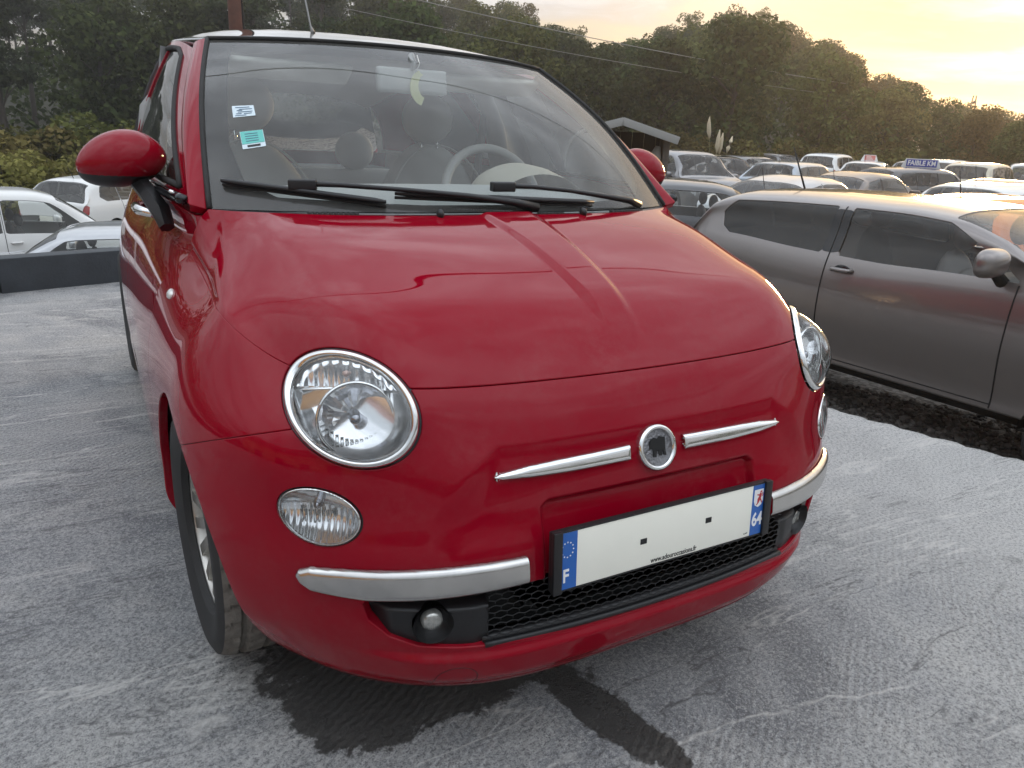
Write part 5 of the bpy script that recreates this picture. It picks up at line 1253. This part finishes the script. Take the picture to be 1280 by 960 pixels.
    for nm, f, m_ in parts:
        p_ = sh.cut(f); p_ = Sheet(p_.V-p_.N*(.006 if m_ in ('glass', 'priv') else .002), p_.N, p_.T, p_.U)
        if nm in ('windscreen', 'rear_window', 'lower_grille'): keep((nm, m_), two(p_).build(nm, MATTE))
        else: keep((nm, m_), p_.build(nm, MATTE)); keep((nm, m_), p_.mirror().build(nm, MATTE))
    # cabin floor and seats, door seams, handles, mirrors, plates
    inn = MB().box((-.70, -L*.38, .30), (.70, L*.30, .36))
    for sx in (-1, 1):
        for yy in fa: inn.box((sx*.62-.14, yy-.36, .26), (sx*.62+.05, yy+.36, .66)) if False else None
    keep(('floor_pan', 'matte'), inn.build('floor_pan', MATTE))
    for yy in fa:
        ln = MB()
        for sx in (-1, 1):
            a_ = np.linspace(0, math.pi, 20); VV = []; FF = []
            for q in a_: VV += [(sx*.45, yy+.35*math.cos(q), .31+.35*math.sin(q)), (sx*.82, yy+.35*math.cos(q), .31+.35*math.sin(q))]
            FF = [(2*i, 2*i+1, 2*i+3, 2*i+2) for i in range(19)]; VV.append((sx*.45, yy, .2)); FF += [(2*i, 2*i+2, 40) for i in range(19)]; ln.add(VV, FF)
        keep(('arch_liner', 'matte'), ln.build('arch_liner', MATTE))
    zs = np.interp(.5, s, belt)
    for yy, sx in ((L*.07, .38), (L*.07, -.38), (-L*.17, .38), (-L*.17, -.38)):
        st_ = MB().ellipsoid((sx, yy, zs-.20), (.24, .09, .34), 16, 10, Matrix.Translation((0, yy, .5)) @ Matrix.Rotation(math.radians(12), 4, 'X') @ Matrix.Translation((0, -yy, -.5))); st_.ellipsoid((sx, yy-.09, zs+.22), (.13, .06, .10), 14, 8)
        keep(('seat', 'seat'), st_.build('seat', MATTE))
    keep(('dashboard', 'seat'), MB().box((-.68, (sp_['cowl']-.5)*L-.45, .6), (.68, (sp_['cowl']-.5)*L-.05, np.interp(sp_['cowl'], s, belt)-.02), .06).build('dashboard', MATTE, auto=60))
    def seam(sv_, t0, t1):
        q = [[np.interp(sv_, s, G[j, :, k]) for k in range(3)] for j in range(len(tt)) if t0 <= tt[j] <= t1]; return np.array(q)
    sm = []
    sw = sp_['sw']
    ys = [(sw[-1][0]+sw[-2][1])/2, sw[-1][1]+.012]+([(sw[0][1]+sw[1][0])/2] if len(sw) > 2 else [])
    for sx in (-1, 1):
        m_ = MB()
        for v_ in ys:
            q = seam(v_, 1.6, 7.0 if v_ != ys[1] else 5.0)*[sx, 1, 1]; q[:, 0] += sx*.0015; m_.tube([tuple(p) for p in q], .004, 5, False)
        q = np.array([[np.interp(v_, s, G[8, :, k]) for k in range(3)] for v_ in np.linspace(.30, ys[1], 14)])*[sx, 1, 1]; q[:, 0] += sx*.0015; m_.tube([tuple(p) for p in q], .004, 5, False)
        keep(('door_seam', 'matte'), m_.build('door_seam', MATTE))
        for v_ in ([ys[0]+.03] if len(sw) < 3 else [ys[0]+.03, ys[2]+.03]):
            v_ = v_ if kind != 'suv' else ys[0]+.030; p = seam(v_, 4.3, 4.6)[0]; keep(('door_handle', 'paint'), MB().tube([(sx*(p[0]-.005), p[1]-.075, p[2]), (sx*(p[0]+.035), p[1]-.05, p[2]+.002), (sx*(p[0]+.036), p[1]+.05, p[2]+.004), (sx*(p[0]-.005), p[1]+.075, p[2]+.004)], [.012, .015, .015, .012], 8).build('door_handle', MATTE))
        p = seam(sw[-1][1]-.015, 5.0, 5.4)[0]
        keep(('wing_mirror', 'paint'), MB().ellipsoid((sx*(p[0]+.14), p[1]-.0, p[2]+(.115 if kind == 'suv' else .075)), (.135, .075, .078), 26, 16, None, (lambda q, d: (math.copysign(abs(d.x)**.62, d.x)*.135, (q.y if d.y > 0 else q.y*.6), math.copysign(abs(d.z)**.72, d.z)*.078))).build('wing_mirror', MATTE))
        keep(('mirror_foot', 'matte'), MB().tube([(sx*(p[0]-.02), p[1]+.02, p[2]-.0), (sx*(p[0]+.08), p[1]+.0, p[2]+(.075 if kind == 'suv' else .03))], [.035, .028], 10).build('mirror_foot', MATTE))
    if kind == 'suv':
        p_ = sh.cut(region([(sw[0][1]+.004, .518), (sw[0][1]+.004, .675), (sw[1][0]-.004, .675), (sw[1][0]-.004, .518)], .0)); p_ = Sheet(p_.V+p_.N*.002, p_.N, p_.T, p_.U)
        keep(('pillar_trim', 'trim'), p_.build('pillar_trim', MATTE)); keep(('pillar_trim', 'trim'), p_.mirror().build('pillar_trim', MATTE))
        for sx in (-1, 1):
            p = seam(ys[0]+.030, 4.3, 4.6)[0]; keep(('handle_bowl', 'trim'), MB().ellipsoid((sx*(p[0]-.002), p[1], p[2]), (.006, .060, .034), 18, 10).build('handle_bowl', MATTE))
    keep(('number_plate', 'plate'), MB().box((-.26, L/2-.012, .42), (.26, L/2+.008, .53), .003).build('number_plate', MATTE)); keep(('number_plate', 'plate'), MB().box((-.26, -L/2-.008, .60), (.26, -L/2+.012, .71), .003).build('number_plate', MATTE))
    keep(('badge', 'chrome'), MB().ellipsoid((0, L/2-.01, .66), (.055, .02, .05), 16, 8).build('badge', MATTE))
    keep(('aerial', 'matte'), MB().tube([(0, -L*.30, np.interp(.2, s, top)-.01), (0, -L*.30-.16, np.interp(.2, s, top)+.30)], [.008, .004], 6).build('aerial', MATTE))
    CARMESH[kind] = (tmp, fa); return CARMESH[kind]
SEATM = mat('car_seat', (.13, .125, .12), .85)
def place_car(kind, x, y, z, heading, paint_m, label, group=None, rim=None, glass=None, skip=()):
    parts, fa = car_meshes(kind); e = empty('parked_car', (x, y, z), heading); tag(e, label, 'car', group)
    M_ = dict(paint=paint_m, glass=glass or CARGLASS, priv=PRIV, lampw=LAMPW, lampr=LAMPR, black=BLACKP, matte=MATTE, seat=SEATM, trim=GLOSSB, plate=PLW, chrome=CHROME)
    for nm, me, k in parts:
        if nm in skip: continue
        o = bpy.data.objects.new(nm, me); link(o, e); o.material_slots[0].link = 'OBJECT'; o.material_slots[0].material = M_[k]
    W_ = SPEC[kind]['W']/2
    for yy in fa:
        for sx in (-1, 1):
            o = bpy.data.objects.new('wheel', TYREME); link(o, e); o.location = (sx*(W_-.12), yy, .312); o.rotation_euler = (0, math.pi/2*sx, 0); r_ = bpy.data.objects.new('rim', RIMME); link(r_, o)
    return e
P_ = lambda n, c, metal=.0, rough=.35: paint('paint_'+n, c, metal, rough)
WHITE = P_('white', (.72, .72, .70)); SILVER = P_('silver', (.42, .43, .44), .6); GUN = paint('paint_gunmetal', (.21, .19, .18), .65, .28, .12); BLK = P_('black', (.010, .010, .012)); DGREY = P_('dark_grey', (.05, .052, .056), .5); ORANGE = P_('orange', (.52, .13, .02)); BEIGE = P_('beige', (.42, .38, .28), .3); BROWN = P_('brown', (.075, .055, .045), .5); MIDG = P_('mid_grey', (.20, .20, .205), .6); WINE = P_('wine', (.10, .02, .025), .3); BLUEG = P_('pale_blue_grey', (.34, .38, .42), .5)
# the grey crossover beside the slab
jf = math.radians(174.4); f2 = np.array([math.sin(jf), math.cos(jf)]); n2 = np.array([-math.cos(jf), math.sin(jf)])
c2 = np.array([3.237, 2.308])+f2*.40+n2*.885
JUKE = place_car('suv', c2[0], c2[1], -.563, -jf, GUN, 'gunmetal grey crossover parked side-on beside the right edge of the slab')
LOT = []; RECTS = []
def lot_car(kind, px_, py_, D, head, m, label, group=None): LOT.append((kind, px_, py_, D, math.radians(head), m, label, group))
def rect(x, y, h, L, W):
    u = np.array([-math.sin(h), math.cos(h)]); v = np.array([u[1], -u[0]]); c = np.array([x, y]); return [c+a*u*L/2+b*v*W/2 for a in (-1, 1) for b in (-1, 1)], (u, v)
def clash(A, B, gap=.25):
    for ax in (*A[1], *B[1]):
        P, Q = [c @ ax for c in A[0]], [c @ ax for c in B[0]]
        if min(Q)-max(P) > gap or min(P)-max(Q) > gap: return False
    return True
def fill_lot():
    """stand each car at its bearing so that its roof shows at the given height; back off where another car already stands"""
    RECTS.append(rect(c2[0], c2[1], -jf, 4.2, 1.8)); RECTS.append(rect(8.38-1.6*math.sin(math.radians(-38)), 11.45+1.6*math.cos(math.radians(-38)), math.radians(-38), 4.0, 2.4))
    done = {}
    for kind, px_, py_, D, h, m, label, group in sorted(LOT, key=lambda q: q[3]):
        H = max(SPEC[kind]['top']); err = lambda d: abs(ppos(px_, py_, d)[2]-H-lot_z(*ppos(px_, py_, d)[:2]))
        d = min(np.linspace(.85, 1.3, 60)*D, key=lambda q: err(q)+.006*abs(q-D))
        for step in range(90):
            p = ppos(px_, py_, d); rc = rect(p[0], p[1], h, SPEC[kind]['L'], 2*max(SPEC[kind]['w'])+.1)
            if not any(clash(rc, q) for q in RECTS): break
            d += .2
        RECTS.append(rc); done[label] = place_car(kind, p[0], p[1], lot_z(p[0], p[1]), h, m, label, group)
    return done
GRP = 'used cars parked on the gravel lot'; GL_ = 'white cars parked on the low ground at the left'
lot_car('mpv', -8, 246, 11.0, -78, WHITE, 'long white car with dark tinted side glass nearest behind the low wall', GL_)
lot_car('coupe', 128, 279, 9.2, 80, SILVER, 'silver white car directly behind the low wall, only roof and windows showing', GL_)
lot_car('hatchback', 140, 218, 18, -40, WHITE, 'white hatchback farthest back, just under the red door mirror', GL_)
# heading 0 faces away along +Y; 180 faces the camera side
lot_car('coupe', 868, 231, 8.8, -122, DGREY, 'dark car with a shark-fin aerial between the red car and the grey crossover', GRP)
lot_car('mpv', 858, 195, 27, 165, MIDG, 'grey people carrier facing the camera beside the shed', GRP)
lot_car('hatchback', 898, 197, 26, 170, BLK, 'black hatchback with a round chrome badge next to the grey people carrier', GRP)
lot_car('hatchback', 938, 198, 27.5, 168, DGREY, 'dark grey hatchback partly hidden behind the white one', GRP)
lot_car('hatchback', 974, 193.5, 36, 175, MIDG, 'grey car at the very back row against the bushes', GRP)
lot_car('hatchback', 996, 206, 19.5, -72, BLUEG, 'pale hatchback with dark side glass in the middle row', GRP)
lot_car('mpv', 1040, 197, 26.5, -68, WHITE, 'long white people carrier behind the pale hatchback', GRP)
lot_car('coupe', 1000, 228, 11.2, -75, SILVER, 'silver car with a low sweeping roof just beyond the grey crossover', GRP)
lot_car('coupe', 1080, 220, 13.0, -80, BROWN, 'dark brown car with a low roof in front of the signed one', GRP)
lot_car('hatchback', 1150, 213, 16.5, -100, DGREY, 'dark car carrying the blue roof sign', GRP)
lot_car('hatchback', 1087, 198.5, 25, -60, WHITE, 'white car under the small pink roof sign', GRP)
lot_car('hatchback', 1150, 199, 27, -70, SILVER, 'silver hatchback behind the blue roof sign', GRP)
lot_car('mpv', 1190, 199, 25, -70, WHITE, 'white people carrier with bright windscreen right of the blue roof sign', GRP)
lot_car('mpv', 1232, 199, 24, -75, BEIGE, 'beige car with a yellow windscreen card farther right', GRP)
lot_car('mpv', 1292, 199, 26, 120, WHITE, 'white van-like car at the right edge of the photo', GRP)
lot_car('coupe', 1262, 217, 13.5, -80, BROWN, 'bronze car with a low roof and short aerial', GRP)
lot_car('hatchback', 1262, 230, 12.0, -84, WHITE, 'white car roof just beyond the crossover windscreen', GRP)
lot_car('hatchback', 1268, 240, 8.6, -86, ORANGE, 'orange car showing beyond the crossover bonnet', GRP)
PLACED = fill_lot()
# roof signs
def roof_sign(car_label, H, w, h, yaw, col, txt, label):
    q = PLACED[car_label].location; e = empty('roof_sign', (q.x, q.y, q.z+H-.012), math.radians(yaw)); tag(e, label, 'roof sign')
    MB().prism([(-w/2-.10, 0), (w/2+.10, 0), (w/2, h), (-w/2, h)], -.07, .07, Matrix.Rotation(math.pi/2, 4, 'X')).build('sign_board', mat('sign_white', (.75, .75, .74), .5), e, smooth=False)
    MB().box((-w/2+.015, -.078, .03), (w/2-.015, -.071, h-.02)).build('sign_face', col, e, smooth=False)
    if txt: text_mesh('sign_lettering', txt, h*.74, WHT, Matrix.Translation((0, -.080, h*.51)) @ Matrix.Rotation(math.pi/2, 4, 'X'), e, bold=.006, sx=.86)
    else:
        for k in range(3): MB().box((-w*.3, -.0835, h*(.25+k*.2)), (w*(.3-.1*k), -.079, h*(.34+k*.2))).build('sign_line', mat('sign_white'), e, smooth=False)
roof_sign('dark car carrying the blue roof sign', 1.47, .80, .24, -52, mat('sign_blue', (.03, .06, .36), .4), 'FAIBLE KM', 'blue and white roof sign reading FAIBLE KM standing on the dark car')
roof_sign('white car under the small pink roof sign', 1.47, .40, .22, -48, mat('sign_pink', (.62, .20, .18), .5), '', 'small pink roof sign standing on a white car')
# house behind the photographer's left shoulder, mirrored in the front wing
hs = empty('house', (-11.5, -3.5, lot_z(-11.5, -3.5)), math.radians(12)); tag(hs, 'ochre rendered house with a tiled roof across the lot, mirrored in the red front wing', 'house')
OCH = mat('ochre_render', (.50, .33, .17), .85, var=.12, vscale=2)
MB().box((-3, -6, 0), (3, 6, 4.4)).build('wall', OCH, hs)
MB().prism([(-3.4, 4.4), (3.4, 4.4), (0, 6.4)], -6.4, 6.4, Matrix.Rotation(math.pi/2, 4, 'X')).build('roof', mat('roof_tile', (.20, .075, .05), .8, var=.3, vscale=12), hs, smooth=False)
for yy in (-4, -1.4, 1.4, 4): MB().box((2.95, yy-.5, 1.4), (3.03, yy+.5, 2.8)).build('window', GLOSSB, hs)
MB().box((2.95, -.1, 0), (3.04, .9, 2.1)).build('door', mat('door_brown', (.10, .05, .03), .6), hs)

# ------------------------------------------------------------------ evening haze
hm_ = bpy.data.materials.new('haze'); hm_.use_nodes = True; t = NT(hm_.node_tree); t.n.remove(t.n['Principled BSDF'])
pv = t.add('ShaderNodeVolumePrincipled'); pv.inputs['Color'].default_value = (.86, .84, .82, 1); pv.inputs['Density'].default_value = .0017; pv.inputs['Anisotropy'].default_value = .62
t.link(pv.outputs[0], t.n['Material Output'].inputs['Volume'])
hz = MB().box((-2400, -2400, -70), (2400, 2400, 40)).build('haze', hm_, smooth=False); tag(hz, kind='stuff')
SC.cycles.volume_bounces = 0
